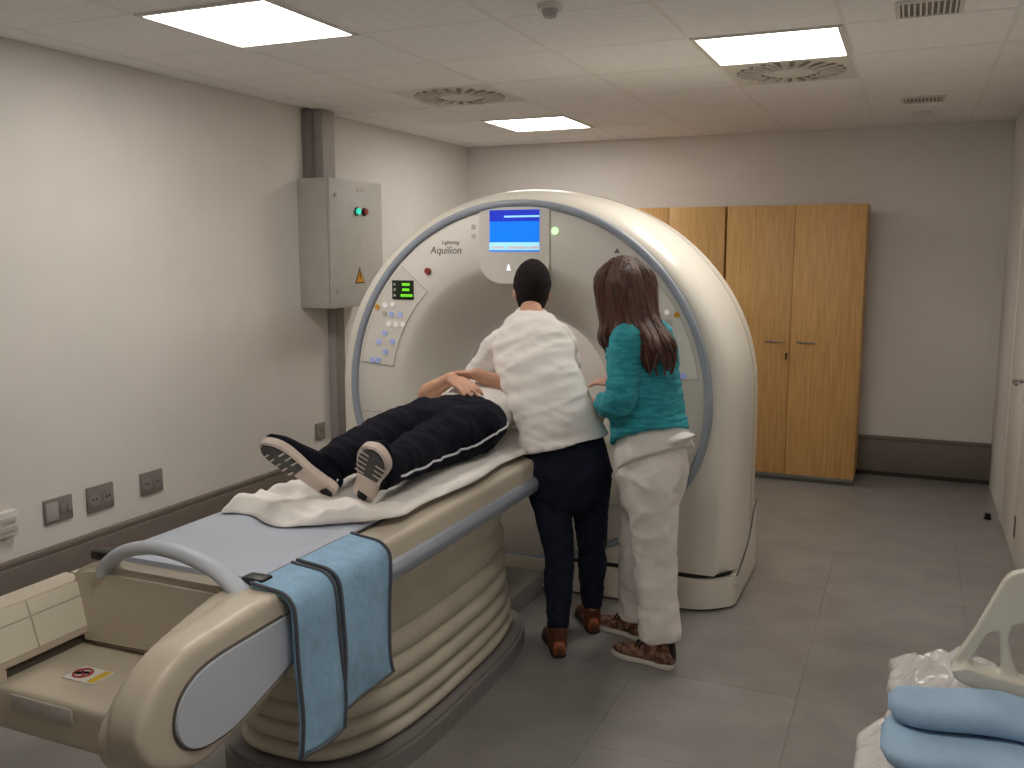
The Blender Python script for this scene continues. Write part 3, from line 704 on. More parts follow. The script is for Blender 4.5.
# ------------------------------------------------------------------ people
def V3(*a): return Vector(a)
def head(bm, cen, up, fwd, s=1.0):
    """cen = middle of the skull; adds face relief"""
    up = up.normalized(); fwd = (fwd - up * fwd.dot(up)).normalized(); rt = fwd.cross(up)
    base = cen - up * .125 * s
    tab = ((.0, .022, .024, .058), (.05, .036, .036, .05), (.12, .050, .055, .036), (.22, .060, .072, .020), (.34, .067, .084, .010), (.48, .071, .091, .002), (.62, .075, .096, -.002), (.76, .073, .093, -.004), (.88, .058, .074, -.006), (.955, .036, .046, -.008), (.99, .016, .02, -.008))
    loft(bm, [(base + up * (h * .232 * s) + fwd * o_ * s, a * s, b * s) for h, a, b, o_ in tab], rt, 20, 3)
    P = lambda r, f, u: cen + rt * r * s + fwd * f * s + up * u * s
    limb(bm, [P(0, .085, .012), P(0, .098, -.012), P(0, .108, -.034), P(0, .094, -.044)], [.010 * s, .012 * s, .015 * s, .011 * s], 10, 3, rt)
    for q in (-1, 1):
        ball(bm, P(q * .077, -.010, -.026), (.012 * s, .02 * s, .033 * s), 10, Matrix((rt, fwd, up)).transposed().to_4x4())
        ball(bm, P(q * .033, .078, .020), (.024 * s, .012 * s, .009 * s), 8, Matrix((rt, fwd, up)).transposed().to_4x4())
        ball(bm, P(q * .043, .066, -.03), .022 * s, 8)
    limb(bm, [P(-.022, .083, -.066), P(0, .090, -.066), P(.022, .083, -.066)], [.006 * s, .009 * s, .006 * s], 8, 2, up)
    return [P(q * .031, .083, .004) for q in (-1, 1)], P, rt
def hand(bm, wrist, d, nrm, thumb, curl=.5, s=1.0, spread=.06):
    """wrist point, finger direction, palm normal, thumb side"""
    d = d.normalized(); nrm = (nrm - d * nrm.dot(d)).normalized(); t = d.cross(nrm)
    if t.dot(thumb) < 0: t = -t
    loft(bm, [(wrist, .026 * s, .019 * s), (wrist + d * .03 * s, .034 * s, .016 * s), (wrist + d * .07 * s, .040 * s, .014 * s), (wrist + d * .088 * s, .037 * s, .012 * s)], t, 14, 3)
    for k, (o_, L) in enumerate(((.030, .072), (.0105, .082), (-.0095, .076), (-.028, .060))):
        L *= s; dd = (d + t * (o_ * spread / .03)).normalized(); p = wrist + d * .078 * s + t * o_ * s; pts = [p]; a = curl * .35
        for f, add in ((.42, curl * .8), (.32, curl * .7), (.26, curl * .4)):
            v = dd * math.cos(a) + nrm * math.sin(a); pts.append(pts[-1] + v * L * f); a += add
        limb(bm, pts, [.0095 * s, .0088 * s, .008 * s, .0068 * s], 10, 2, t)
    p = wrist + d * .022 * s + t * .026 * s; v = (d * .62 + t * .7 + nrm * .25).normalized(); v2 = (d * .9 + t * .25 + nrm * (.2 + curl * .4)).normalized()
    limb(bm, [p, p + v * .032 * s, p + v * .032 * s + v2 * .03 * s, p + v * .032 * s + v2 * .055 * s], [.014 * s, .0115 * s, .010 * s, .0078 * s], 10, 2, nrm)
def shoe(parent, heel, fwd, up, L, style):
    """heel = back of the sole on the ground"""
    fwd = fwd.normalized(); up = (up - fwd * up.dot(fwd)).normalized(); rt = fwd.cross(up)
    M = Matrix((fwd, rt, up)).transposed().to_4x4(); M.translation = heel; k = L / .28
    out = [(0, 0), (.006, .022), (.03, .032), (.08, .031), (.13, .034), (.18, .044), (.22, .046), (.255, .036), (.276, .014), (.28, 0), (.274, -.016), (.25, -.036), (.215, -.045), (.17, -.041), (.12, -.031), (.07, -.03), (.03, -.031), (.006, -.022)]
    out = [(p[0] * k, p[1] * k * (1.16 if style == 'trainer' else 1)) for p in cat(out, 3, True)]
    up_m, so_m, ht = {'trainer': ('navy_cloth', 'sole_beige', .030), 'sneaker': ('sneaker_floral', 'sole_white', .020), 'ankle': ('leather_brown', 'rubber', .016)}[style]
    bm = bmesh.new(); prism_bm(bm, out, 'xy', 0, ht); bmesh.ops.recalc_face_normals(bm, faces=bm.faces)
    bmesh.ops.bevel(bm, geom=[e for e in bm.edges if e.calc_face_angle(0) > 1], offset=.004, segments=2, affect='EDGES')
    bm2 = bmesh.new()
    rows = [(.012, .022, .030), (.05, .030, .045), (.09, .031, .046), (.13, .034, .040), (.18, .041, .031), (.225, .040, .025), (.262, .022, .016)]
    loft(bm2, [(V3(x * k, 0, ht - .004 + h * k * .72), a * k, h * k * .95) for x, a, h in rows], (0, 1, 0), 18, 4)
    limb(bm2, [V3(.055 * k, 0, .04), V3(.05 * k, 0, .075), V3(.05 * k, 0, .115 if style == 'ankle' else .09)], [.041 * k, .040 * k, .042 * k] if style == 'ankle' else [.038 * k, .036 * k, .038 * k], 14, 3)
    for v in bm2.verts: v.co.z = max(v.co.z, ht - .002)
    me = fuse(bm2, .006, 3); me.transform(M); u_ = link('shoe', me, up_m, parent, True)
    me = mesh(bm); me.transform(M); link('sole', me, so_m, u_, True, 40)
    def piece(name, b, m_): me = mesh(b); me.transform(M); link(name, me, m_, u_, True, 40)
    if style == 'trainer':
        tp = [(p[0] * .93 + .012 * k, p[1] * .82) for p in out if p[0] > .125 * k]
        b = bmesh.new(); prism_bm(b, tp, 'xy', -.004, .002); piece('tread', b, 'black')
        tp = [(p[0] * .8 + .006 * k, p[1] * .45) for p in out if p[0] < .055 * k]
        b = bmesh.new(); prism_bm(b, tp, 'xy', -.004, .002); piece('tread', b, 'black')
        for x, qs in ((.145, (1,)), (.168, (1, -1)), (.192, (1, -1)), (.216, (1, -1)), (.238, (1,))):
            for q in qs:
                b = bmesh.new(); box_bm(b, (x * k - .0025, min(q * .014, q * .046), -.006), (x * k + .0035, max(q * .014, q * .046), -.003), .001); piece('tread_bar', b, 'sole_beige')
        b = bmesh.new(); limb(b, [V3(.02 * k, q_, ht + .015) for q_ in (-.02, .02)], [.006, .006], 6, 1); piece('heel_tab', b, 'white_stripe')
    if style == 'sneaker':
        for x in (.12, .14, .16):
            b = bmesh.new(); limb(b, [V3(x * k, q_, ht + h_ * k) for q_, h_ in ((-.026, .045), (0, .070 - (x - .12) * .2), (.026, .045))], [.004] * 3, 6, 3); piece('lace', b, 'black')
        b = bmesh.new(); limb(b, [V3(.0 * k, 0, ht + .02), V3(.004 * k, 0, ht + .06), V3(.006, 0, ht + .085)], [.010, .012, .010], 8, 3, (0, 1, 0)); piece('heel_tab', b, 'black')
    if style == 'ankle':
        b = bmesh.new(); loft(b, [(V3(.012 * k, 0, ht + .004), .024, .012), (V3(.008 * k, 0, ht + .025), .025, .012), (V3(.014 * k, 0, ht + .042), .020, .012)], (0, 1, 0), 12, 3); piece('heel_patch', b, 'leather_orange')
def person(lb, loc):
    o = empty('person', lb, 'person'); return o
def add_eyes(parent, eyes, fwd):
    for e in eyes:
        bm = bmesh.new(); ball(bm, e, .012, 10); a = link('eye', mesh(bm), 'eye_white', parent, True)
        bm = bmesh.new(); ball(bm, e + fwd.normalized() * .0075, .0062, 8); link('iris', mesh(bm), 'black', a, True)

# --- 1. woman in the white tee leaning over the patient
p1 = person('person in white t-shirt and dark jeans leaning over the couch towards the patient', None)
P1 = dict(aL=A(558, 634, 3.30), aR=A(592, 612, 3.58), kL=A(559, 553, 3.35), kR=A(592, 545, 3.55), hL=A(547, 470, 3.43), hR=A(588, 468, 3.50),
          pel=A(566, 455, 3.42), wst=A(557, 420, 3.42), rib=A(543, 385, 3.47), chs=A(532, 350, 3.56), nk=A(531, 311, 3.66), hd=A(532, 288, 3.73),
          sL=A(498, 346, 3.62), sR=A(561, 341, 3.62), eL=A(478, 376, 3.82), eR=A(569, 372, 3.84), wL=A(492, 384, 4.00), wR=A(545, 388, 4.00))
for k_ in ('aL', 'aR'): P1[k_].z = .10
side1 = (P1['sR'] - P1['sL']).normalized(); fwd1 = V3(-.45, .89, 0)
bm = bmesh.new()
loft(bm, [(P1['pel'], .13, .09), (P1['wst'], .125, .09), (P1['rib'], .145, .095), (P1['chs'], .165, .095), (P1['chs'].lerp(P1['nk'], .6), .10, .07), (P1['nk'], .05, .05)], side1, 18)
limb(bm, [P1['nk'] - V3(0, 0, .05) + fwd1 * .01, P1['nk'] + fwd1 * .035, P1['hd'] - V3(0, 0, .04) + fwd1 * .01], [.055, .046, .048], 14, 3)
for s_ in 'LR':
    limb(bm, [P1['h' + s_], P1['k' + s_], P1['a' + s_]], [.085, .055, .036], 14)
    limb(bm, [P1['a' + s_], P1['a' + s_] - V3(0, 0, .05) + fwd1 * .03, P1['a' + s_] - V3(0, 0, .07) + fwd1 * .14], [.036, .036, .025])
    limb(bm, [P1['s' + s_], P1['e' + s_], P1['w' + s_]], [.055, .040, .026])
    hand(bm, P1['w' + s_], P1['w' + s_] - P1['e' + s_] + V3(0, .05, -.06), V3(0, -.2, -1), V3(1, 0, 0) if s_ == 'L' else V3(-1, 0, 0), .5, .95)
eyes, HP, rt_ = head(bm, P1['hd'], V3(-.04, .16, 1), fwd1, .93)
body1 = link('body', fuse(bm, .0055, 2), 'skin', p1, True); add_eyes(p1, eyes, fwd1)
# hair: close-cropped cap, short at the nape
def haircap(cen, up, fwd, s, m, parent, low=-.055, grow=1.10):
    up = up.normalized(); fwd = (fwd - up * fwd.dot(up)).normalized(); rt = fwd.cross(up)
    bm = bmesh.new(); nu, nv = 36, 26; V = []
    for j in range(nv + 1):
        ph = j / nv * PI; ring = []
        for i in range(nu):
            th = 2 * PI * i / nu; d = V3(math.sin(ph) * math.cos(th), math.sin(ph) * math.sin(th), math.cos(ph))
            f_ = d.y                                           # +y = forward
            zc = d.z * (.122 if d.z > 0 else .150)
            lim = low + (.105 if f_ > .55 else .105 * max(0, (f_ + .1) / .65))
            taper = 1 if zc > 0 else 1 - .46 * min(1, -zc / .125) ** 1.3
            z_ = max(zc, lim)
            r_ = grow * (1 if zc > lim else .90)
            hk = 1 if d.z > 0 else (1 - min(.999, -d.z) ** 6) ** (1 / 6) / max(1e-4, math.sin(ph))
            ring.append(bm.verts.new(cen + (rt * d.x * hk * .0765 * taper * r_ + fwd * (d.y * hk * .096 * taper * r_ - .006) + up * (z_ + .008)) * s * (1 + .02 * noise.noise(d * 9))))
        V.append(ring)
    for a, b in zip(V, V[1:]):
        for i in range(nu): bm.faces.new((a[i], a[(i + 1) % nu], b[(i + 1) % nu], b[i]))
    bmesh.ops.remove_doubles(bm, verts=bm.verts, dist=.0004)
    return link('hair', mesh(bm), m, parent, True)
haircap(P1['hd'], V3(-.04, .16, 1), fwd1, .97, 'hair_dark', p1, -.135, 1.12)
bm = bmesh.new()
for q in (-1, 1): ball(bm, HP(q * .078, -.002, -.052), .006, 8)
link('earring', mesh(bm), 'white_plastic', p1, True)
# t-shirt
bm = bmesh.new()
up1 = (P1['nk'] - P1['pel']).normalized()
hem = A(563, 441, 3.42)
loft(bm, [(hem - V3(0, 0, .012), .192, .165), (P1['pel'].lerp(P1['wst'], .55), .185, .155), (P1['wst'], .165, .128), (P1['rib'], .164, .118), (P1['chs'] - up1 * .02, .174, .114), (P1['chs'] + up1 * .045, .158, .098), (P1['nk'] - V3(.0, .0, .035), .105, .074), (P1['nk'] + V3(0, .0, -.010), .060, .060)], side1, 24, 5, (False, False))
for s_, q in (('L', -1), ('R', 1)):
    limb(bm, [P1['chs'].lerp(P1['s' + s_], .6) + up1 * .02, P1['s' + s_] , P1['s' + s_].lerp(P1['e' + s_], .5), P1['s' + s_].lerp(P1['e' + s_], .9)], [.080, .066, .062, .062], 16, 4, (1, 0, 0), (True, False))
me = fuse(bm, .009, 6)
Fm = Matrix(((3.4, 0, 0), (0, 3.4, 0), (0, 0, 17))) @ Matrix.Rotation(.35, 3, 'Y'); Fm2 = Matrix(((6, 0, 0), (0, 6, 0), (0, 0, 22))) @ Matrix.Rotation(-.2, 3, 'Y')
folds(me, .008, [Fm, Fm2], None, 2); link('t_shirt', me, 'tee_white', p1, True)
bm = bmesh.new(); p_, q_ = P1['sL'].lerp(P1['eL'], .86), P1['sL'].lerp(P1['eL'], .99); cyl_bm(bm, p_, q_, .067, 20); link('sleeve_cuff', mesh(bm), 'sticker_white', p1, True, 40)
# jeans
bm = bmesh.new()
loft(bm, [(hem + V3(0, 0, .03), .15, .108), (P1['pel'], .168, .125), (P1['pel'] - V3(0, 0, .06), .182, .135), (P1['pel'] - V3(.0, 0, .12), .15, .125)], V3(.93, .35, 0), 20, 5)
for s_ in 'LR':
    h_, k_, a_ = P1['h' + s_], P1['k' + s_], P1['a' + s_]
    limb(bm, [h_ + V3(0, 0, -.02), h_.lerp(k_, .45), k_, k_.lerp(a_, .35), k_.lerp(a_, .8), a_ + V3(0, 0, .012)], [.102, .080, .061, .060, .047, .043], 18, 4, (1, 0, 0), (True, False))
me = fuse(bm, .009, 4); folds(me, .004, [(14, 14, 26), (30, 30, 40)], None, 5); j1 = link('jeans', me, 'jeans', p1, True)
for s_, f_ in (('L', V3(-.50, .87, 0)), ('R', V3(-.50, .87, 0))):
    a_ = P1['a' + s_]; shoe(p1, V3(a_.x, a_.y, 0) - f_.normalized() * .045, f_, V3(0, 0, 1), .268, 'ankle')

# --- 2. woman in the teal cardigan
p2 = person('person with long auburn hair in teal cardigan and white trousers standing beside the scanner', None)
Y2 = 3.36
P2 = dict(aN=A(660, 640, 3.36), aF=A(636, 612, 3.58), kN=A(655, 555, 3.37), kF=A(640, 545, 3.50), hN=A(652, 475, 3.36), hF=A(648, 470, 3.50),
          pel=A(652, 455, 3.42), wst=A(648, 420, 3.42), rib=A(645, 385, 3.41), chs=A(641, 345, 3.40), nk=A(632, 316, 3.40), hd=A(624, 289, 3.40),
          sN=A(629, 341, 3.28), sF=A(640, 338, 3.55), eN=A(619, 402, 3.22), eF=A(642, 400, 3.58), wN=A(602, 403, 3.42), wF=A(621, 384, 3.45))
P2['aN'].z = .10; P2['aF'].z = .10
fwd2 = V3(-.86, .5, 0).normalized(); side2 = V3(.5, .86, 0)
bm = bmesh.new()
loft(bm, [(P2['pel'], .15, .11), (P2['wst'], .125, .095), (P2['rib'], .14, .105), (P2['chs'], .155, .10), (P2['chs'].lerp(P2['nk'], .6), .10, .07), (P2['nk'], .05, .05)], side2, 18)
limb(bm, [P2['nk'] - V3(0, 0, .05), P2['nk'], P2['hd'] - V3(0, 0, .05)], [.055, .048, .05], 14, 3)
for s_ in 'NF':
    limb(bm, [P2['h' + s_], P2['k' + s_], P2['a' + s_]], [.08, .055, .036], 14)
    limb(bm, [P2['a' + s_], P2['a' + s_] - V3(0, 0, .05) + fwd2 * .03, P2['a' + s_] - V3(0, 0, .07) + fwd2 * .13], [.036, .036, .025])
    limb(bm, [P2['s' + s_], P2['e' + s_], P2['w' + s_]], [.052, .038, .025])
hand(bm, P2['wF'], V3(-.95, .2, .05), V3(-.1, .2, -1), V3(.1, .6, .4), .35, .95)
hand(bm, P2['wN'], V3(-.6, .7, -.1), V3(-.2, -.2, -1), V3(.2, .8, .2), .6, .95)
eyes, HP, rt_ = head(bm, P2['hd'], V3(-.05, .02, 1), fwd2, .93)
link('body', fuse(bm, .0055, 2), 'skin_pale', p2, True); add_eyes(p2, eyes, fwd2)
# hair: cap plus long locks
hr = haircap(P2['hd'], V3(-.05, .02, 1), fwd2, .98, 'hair_red', p2, -.05, 1.03)
bm = bmesh.new(); rnd = random.Random(5)
up = V3(-.05, .02, 1).normalized(); fw = (fwd2 - up * fwd2.dot(up)).normalized(); rt = fw.cross(up)
for k in range(170):
    th = math.radians(rnd.uniform(-125, 125))                  # 0 = back of the head
    e0 = rnd.uniform(.25, 1.15)
    dr_ = -fw * math.cos(th) + rt * math.sin(th)
    def hp_(e, g=1.0): return P2['hd'] + (dr_ * math.cos(e) * (.098 * abs(math.cos(th)) + .080 * abs(math.sin(th))) + up * math.sin(e) * .128) * g * .98
    a, b = hp_(min(1.5, e0 + .5), .98), hp_(e0 * .5, 1.0)
    back = max(0, math.cos(th)); out_ = V3(.125, -.10, 0) * back
    mid = P2['hd'] + dr_ * (.086 + .014 * rnd.random()) + out_ * .35 - up * .10
    Ln = rnd.uniform(.09, .18) if back > .15 else rnd.uniform(.06, .14)
    low = P2['hd'] + dr_ * (.078 + .02 * rnd.random()) + out_ * .95 - up * (.13 + Ln * .5) + V3(rnd.uniform(-.02, .02), rnd.uniform(-.02, .02), 0)
    end = P2['hd'] + dr_ * .065 + out_ * 1.25 - up * (.13 + Ln) + V3(rnd.uniform(-.015, .015), rnd.uniform(-.02, .02), 0)
    rr = rnd.uniform(.009, .014)
    loft(bm, [(a, rr, .006), (b, rr * 1.2, .007), (mid, rr * 1.3, .008), (low, rr * 1.1, .007), (end, .003, .002)], dr_.cross(up), 6, 4)
link('hair_lock', mesh(bm), 'hair_red', hr, True)
# white tunic and trousers
def tilt(me, cen, h, k):                                      # lift a hem towards the back of the body (it rides up behind)
    for v in me.vertices:
        w_ = 1 - (v.co.z - cen.z) / h
        if w_ > 0: v.co.z += k * (v.co - cen).dot(V3(.86, -.5, 0)) * min(1, w_)
bm = bmesh.new()
loft(bm, [(A(655, 460, 3.41), .160, .146), (A(652, 440, 3.42), .156, .136), (P2['wst'], .135, .11), (P2['rib'], .135, .10)], side2, 22, 5, (False, True))
loft(bm, [(A(662, 448, 3.38), .09, .07), (A(678, 444, 3.36), .075, .04), (A(689, 440, 3.34), .05, .010)], (0, 1, 0), 14, 3)
me = fuse(bm, .009, 4); folds(me, .006, [(14, 14, 5), (26, 26, 10)], None, 3); tilt(me, A(655, 462, 3.41), .14, .42); link('tunic', me, 'tunic_white', p2, True)
bm = bmesh.new()
loft(bm, [(P2['wst'], .13, .105), (P2['pel'], .148, .128), (P2['pel'] - V3(0, 0, .08), .150, .130), (P2['pel'] - V3(0, 0, .15), .13, .115)], side2, 20, 4)
for s_ in 'NF':
    h_, k_, a_ = P2['h' + s_], P2['k' + s_], P2['a' + s_]
    limb(bm, [h_, h_.lerp(k_, .5), k_, k_.lerp(a_, .5), a_ + V3(.0, 0, .012)], [.106, .096, .084, .080, .083], 18, 4, (1, 0, 0), (True, False))
me = fuse(bm, .009, 4); folds(me, .007, [(9, 9, 12), (18, 18, 22)], None, 8); link('trousers', me, 'tunic_white', p2, True)
# cardigan
bm = bmesh.new()
loft(bm, [(A(649, 436, 3.41), .160, .142), (P2['wst'] + V3(0, 0, .01), .156, .134), (P2['rib'], .148, .124), (P2['chs'], .155, .112), (P2['chs'].lerp(P2['nk'], .55), .115, .088), (P2['nk'] - V3(0, 0, .015), .065, .06)], side2, 24, 5, (False, False))
for s_ in 'NF':
    limb(bm, [P2['chs'].lerp(P2['s' + s_], .65), P2['s' + s_], P2['s' + s_].lerp(P2['e' + s_], .5), P2['e' + s_], P2['e' + s_].lerp(P2['w' + s_], .85)], [.085, .073, .062, .056, .045], 16, 4, (1, 0, 0), (True, False))
me = fuse(bm, .009, 5); folds(me, .006, [(8, 8, 30), (16, 16, 46)], None, 4); tilt(me, A(649, 436, 3.41), .11, .28); link('cardigan', me, 'teal_knit', p2, True)
for s_, f_ in (('N', V3(-.97, .22, 0)), ('F', V3(-.93, .36, 0))):
    a_ = P2['a' + s_]; shoe(p2, V3(a_.x, a_.y, 0) - f_.normalized() * .06, f_, V3(0, 0, 1), .272, 'sneaker')

# --- 3. patient on the couch
p3 = person('person in navy tracksuit trousers lying on the couch with hands crossed on the belly', None)
ZT = .832
FEET = {}
for s_, hl, toe, tw in (('R', A(333, 499, 2.37), A(282, 460, 2.26), .30), ('L', A(361, 501, 2.37), A(377, 447, 2.22), -.12)):
    hl.z = max(hl.z, ZT + .006)
    f_ = (toe - hl).normalized(); u_ = V3(tw, 1, .12); u_ = (u_ - f_ * u_.dot(f_)).normalized(); FEET[s_] = (hl, f_, u_)
ank = lambda s_: FEET[s_][0] + FEET[s_][1] * .052 + FEET[s_][2] * .105
P3 = dict(aR=ank('R'), aL=ank('L'), kR=V3(-1.735, 2.83, .935), kL=V3(-1.555, 2.84, .915), hR=V3(-1.73, 3.15, .928), hL=V3(-1.53, 3.15, .928),
          pel=V3(-1.63, 3.20, .932), wst=V3(-1.64, 3.37, .942), rib=V3(-1.65, 3.55, .955), chs=V3(-1.66, 3.68, .950), nk=V3(-1.67, 3.84, .935), hd=V3(-1.675, 3.98, .945),
          sR=V3(-1.86, 3.70, .945), sL=V3(-1.47, 3.69, .945), eR=V3(-1.875, 3.42, 1.00), eL=V3(-1.42, 3.55, 1.00), wR=A(452, 379, 3.33), wL=A(476, 374, 3.42))
bm = bmesh.new()
loft(bm, [(P3['pel'], .165, .088), (P3['wst'], .155, .092), (P3['rib'], .165, .10), (P3['chs'], .175, .10), (P3['chs'].lerp(P3['nk'], .6), .11, .075), (P3['nk'], .056, .056)], (1, 0, 0), 18)
limb(bm, [P3['chs'], P3['nk'], P3['hd'] - V3(0, .05, 0)], [.07, .055, .055], 14, 3)
for s_, q in (('R', -1), ('L', 1)):
    limb(bm, [P3['h' + s_], P3['k' + s_], P3['a' + s_]], [.085, .055, .037], 14)
    limb(bm, [P3['s' + s_], P3['e' + s_], P3['w' + s_]], [(.055), .043, .028])
hand(bm, P3['wL'], V3(-.9, -.12, -.02), V3(.1, -.2, -1), V3(0, 1, .1), .35, 1.0)
hand(bm, P3['wR'], A(478, 393, 3.24) - P3['wR'], V3(-.2, .2, -1), V3(.2, .8, .4), .28, 1.1, .12)
eyes, HP, rt_ = head(bm, P3['hd'], V3(0, 1, .05), V3(0, 0, 1), .98)
body3 = link('body', fuse(bm, .0055, 2), 'skin', p3, True); add_eyes(p3, eyes, V3(0, 0, 1))
haircap(P3['hd'], V3(0, 1, .05), V3(0, 0, 1), 1.0, 'hair_dark', p3, -.03, 1.08)
bm = bmesh.new()
loft(bm, [(P3['pel'] + V3(0, .02, 0), .172, .098), (P3['wst'], .172, .106), (P3['rib'], .178, .112), (P3['chs'], .185, .112), (P3['chs'].lerp(P3['nk'], .6), .12, .085), (P3['nk'] - V3(0, .03, 0), .07, .066)], (1, 0, 0), 20)
for s_ in 'RL':
    limb(bm, [P3['chs'].lerp(P3['s' + s_], .6), P3['s' + s_], P3['s' + s_].lerp(P3['e' + s_], .75)], [.085, .068, .062], 14, 4, (1, 0, 0), (True, False))
me = fuse(bm, .009, 4); folds(me, .006, [(10, 16, 10), (22, 26, 22)], None, 6)
for v in me.vertices: v.co.z = max(v.co.z, ZT + .002)
link('t_shirt', me, 'tee_white', p3, True)
bm = bmesh.new()
loft(bm, [(P3['pel'] + V3(0, .075, .004), .178, .106), (P3['pel'] + V3(.01, 0, 0), .208, .108), (P3['pel'] - V3(-.01, .07, .0), .203, .108), (P3['pel'] - V3(0, .15, .01), .15, .10)], (1, 0, 0), 22, 4, (False, True))
for s_ in 'RL':
    h_, k_, a_ = P3['h' + s_], P3['k' + s_], P3['a' + s_]
    limb(bm, [h_, h_.lerp(k_, .5), k_, k_.lerp(a_, .5), a_.lerp(k_, .08), a_ - FEET[s_][2] * .035], [.108, .095, .082, .070, .060, .056], 18, 4, (1, 0, 0), (True, False))
me = fuse(bm, .009, 4); folds(me, .009, [(9, 12, 9), (18, 22, 18)], None, 9)
for v in me.vertices: v.co.z = max(v.co.z, ZT + .002)
tr3 = link('tracksuit_trousers', me, 'navy_cloth', p3, True)
from mathutils.bvhtree import BVHTree
bv = BVHTree.FromPolygons([v.co for v in me.vertices], [p.vertices for p in me.polygons])
def stripe(path, r):
    pts = []
    for p in cat(path, 6):
        co, no, _, _ = bv.find_nearest(Vector(p)); pts.append(co + no * .001)
    bm = bmesh.new(); limb(bm, pts, [r] * len(pts), 8, 1); link('side_stripe', mesh(bm), 'white_stripe', tr3, True)
stripe([P3['aL'] + V3(.09, .02, -.035), P3['aL'].lerp(P3['kL'], .5) + V3(.10, 0, -.04), P3['kL'] + V3(.12, 0, -.035), P3['kL'].lerp(P3['hL'], .5) + V3(.14, 0, -.03), P3['hL'] + V3(.17, 0, .0), P3['pel'] + V3(.25, .04, .02)], .0045)
# shoes: soles towards the camera, toes turned out
for s_ in 'RL': shoe(p3, *FEET[s_], .285, 'trainer')

# ------------------------------------------------------------------ stretcher with blankets at the lower right
st = empty('hospital_stretcher', 'navy mattress hospital stretcher with beige side rail at the lower right corner', 'stretcher')
SX0, SX1, SY0, SY1 = .03, .535, .70, 2.60
box('mattress', (SX0, SY0, .40), (SX1, SY1, .495), 'mattress_navy', st, .02)
box('bed_deck', (SX0 + .02, SY0 + .02, .36), (SX1 - .02, SY1 - .02, .40), 'bed_metal', st, .005)
for x in (SX0 + .06, SX1 - .06):
    for y in (SY0 + .15, SY1 - .15):
        lg = cyl('leg', (x, y, .11), (x, y, .36), .018, 'bed_metal', st)
        cyl('caster', (x - .015, y, .055), (x + .015, y, .055), .055, 'rubber', lg)
bm = bmesh.new(); YR = 2.14; TH = .03
Q = lambda px, py: (lambda p: (p.x, p.z))(A(px, py, YR))
def bar(pts, r): limb(bm, [V3(x, YR, z) for x, z in pts], r, 12, 4, (0, 1, 0))
prism_bm(bm, [Q(950, 664), Q(956, 675), Q(988, 688), Q(1026, 696), Q(1060, 700), Q(1060, 684), Q(1024, 678), Q(990, 669), Q(966, 661)], 'xz', YR - .035, YR + .02)
prism_bm(bm, [Q(950, 664), Q(975, 628), Q(990, 603), Q(1003, 580), Q(1012, 572), Q(1028, 569), Q(1060, 570), Q(1060, 618), Q(1024, 622), Q(1004, 626), Q(988, 632), Q(966, 664)], 'xz', YR - TH / 2, YR + TH / 2)
prism_bm(bm, [Q(998, 628), Q(1000, 640), Q(1001, 676), Q(1022, 684), Q(1012, 660), Q(1008, 640), Q(1012, 626)], 'xz', YR - TH / 2, YR + TH / 2)
prism_bm(bm, [Q(1044, 618), Q(1044, 690), Q(1064, 690), Q(1064, 618)], 'xz', YR - TH / 2, YR + TH / 2)
box_bm(bm, (.30, YR - .03, .44), (.42, YR + .02, .66), .01)
link('side_rail', fuse(bm, .005, 3), 'rail_plastic', st, True)
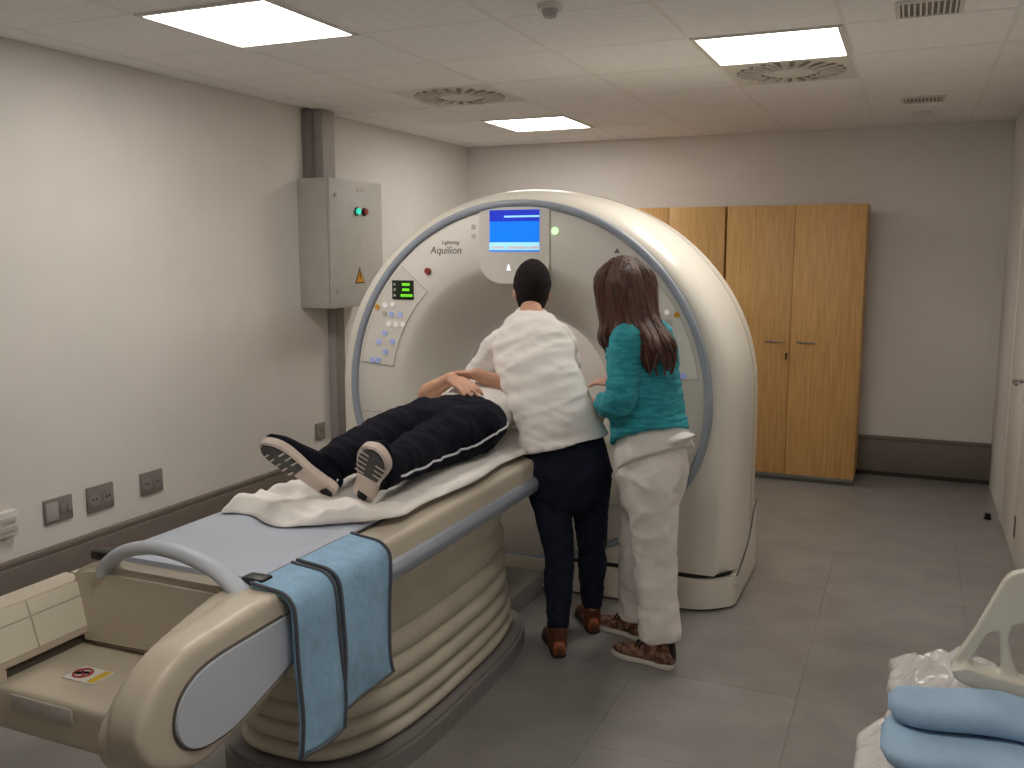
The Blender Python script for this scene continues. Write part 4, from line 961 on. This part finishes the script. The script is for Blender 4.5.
# crumpled clear bag
def bagf(u, v):
    x = .0 + u * .30; y = 2.19 + v * .38
    e = math.sin(PI * min(1, max(0, u))) ** .5 * math.sin(PI * v) ** .5
    n_ = noise.noise(V3(x * 16, y * 16, 1)) + .5 * abs(noise.noise(V3(x * 38, y * 38, 4)))
    return (x + .012 * noise.noise(V3(x * 20, y * 20, 9)), y, .510 + e * (.085 + .05 * n_) + .004 * (n_ + 1))
bm = thick(grid(44, 50, bagf), .0015)
link_ = link('plastic_bag', mesh(bm), 'plastic_film', None, True); tag(link_, 'crumpled clear plastic bag between the blue blankets and the stretcher rail', 'bag')
def flap(u, v):
    x = -.06 + u * .10; y = 1.92 + v * .34 + .05 * u - .12 * (1 - u) * (v - .5)
    return (x, y, .47 + .055 * u + .01 * noise.noise(V3(x * 30, y * 30, 2)))
me = mesh(thick(grid(12, 20, flap), .001)); link('bag_flap', me, 'plastic_film', link_, True)
# folded fleece blankets: a soft folded strip per layer
def blanket(zc, x0_, x1_, y0_, y1_, lb, seed, t=.035):
    bm = bmesh.new()
    N = 30; rows_ = []
    for i in range(N + 1):
        u = i / N; x = x0_ + (x1_ - x0_) * u
        w_ = .020 * noise.noise(V3(u * 3 + seed, seed, 0)); sag = .010 * noise.noise(V3(u * 2.5, seed, 7)) - .006 * (1 - u) ** 3
        pr = []
        for k in range(28):
            a = 2 * PI * k / 28; cs, sn = math.cos(a), math.sin(a)
            rr_ = math.sqrt(max(.02, 1 - (1 - min(1, u / .13)) ** 2)); yy = (y0_ + y1_) / 2 + (y1_ - y0_) / 2 * math.copysign(abs(cs) ** .55, cs) * (.35 + .65 * rr_)
            zz = zc + sag + t * math.copysign(abs(sn) ** .7, sn)
            nn_ = noise.noise(V3(x * 8, yy * 8, zz * 12 + seed)) * .008
            end = min(1, u / .10, 1); r_ = math.sqrt(max(.02, 1 - (1 - end) ** 2))
            pr.append(bm.verts.new((x + .0, yy + w_ + nn_, zc + sag + (zz - zc - sag) * r_ + nn_)))
        rows_.append(pr)
    for a, b in zip(rows_, rows_[1:]):
        for k in range(28): bm.faces.new((a[k], a[(k + 1) % 28], b[(k + 1) % 28], b[k]))
    bm.faces.new(list(reversed(rows_[0]))); bm.faces.new(rows_[-1])
    o = link('blanket', mesh(bm), 'blanket', None, True); tag(o, lb, 'blanket', 'folded blue fleece blankets'); return o
blanket(.542, .055, .50, 1.50, 2.02, 'light blue fleece blanket at the bottom of the folded stack', 3.0, .034)
blanket(.604, -.008, .50, 1.86, 2.085, 'light blue fleece blanket in the middle of the folded stack', 5.0, .029)
blanket(.662, .002, .50, 1.955, 2.09, 'light blue fleece blanket on top of the folded stack', 9.0, .027)
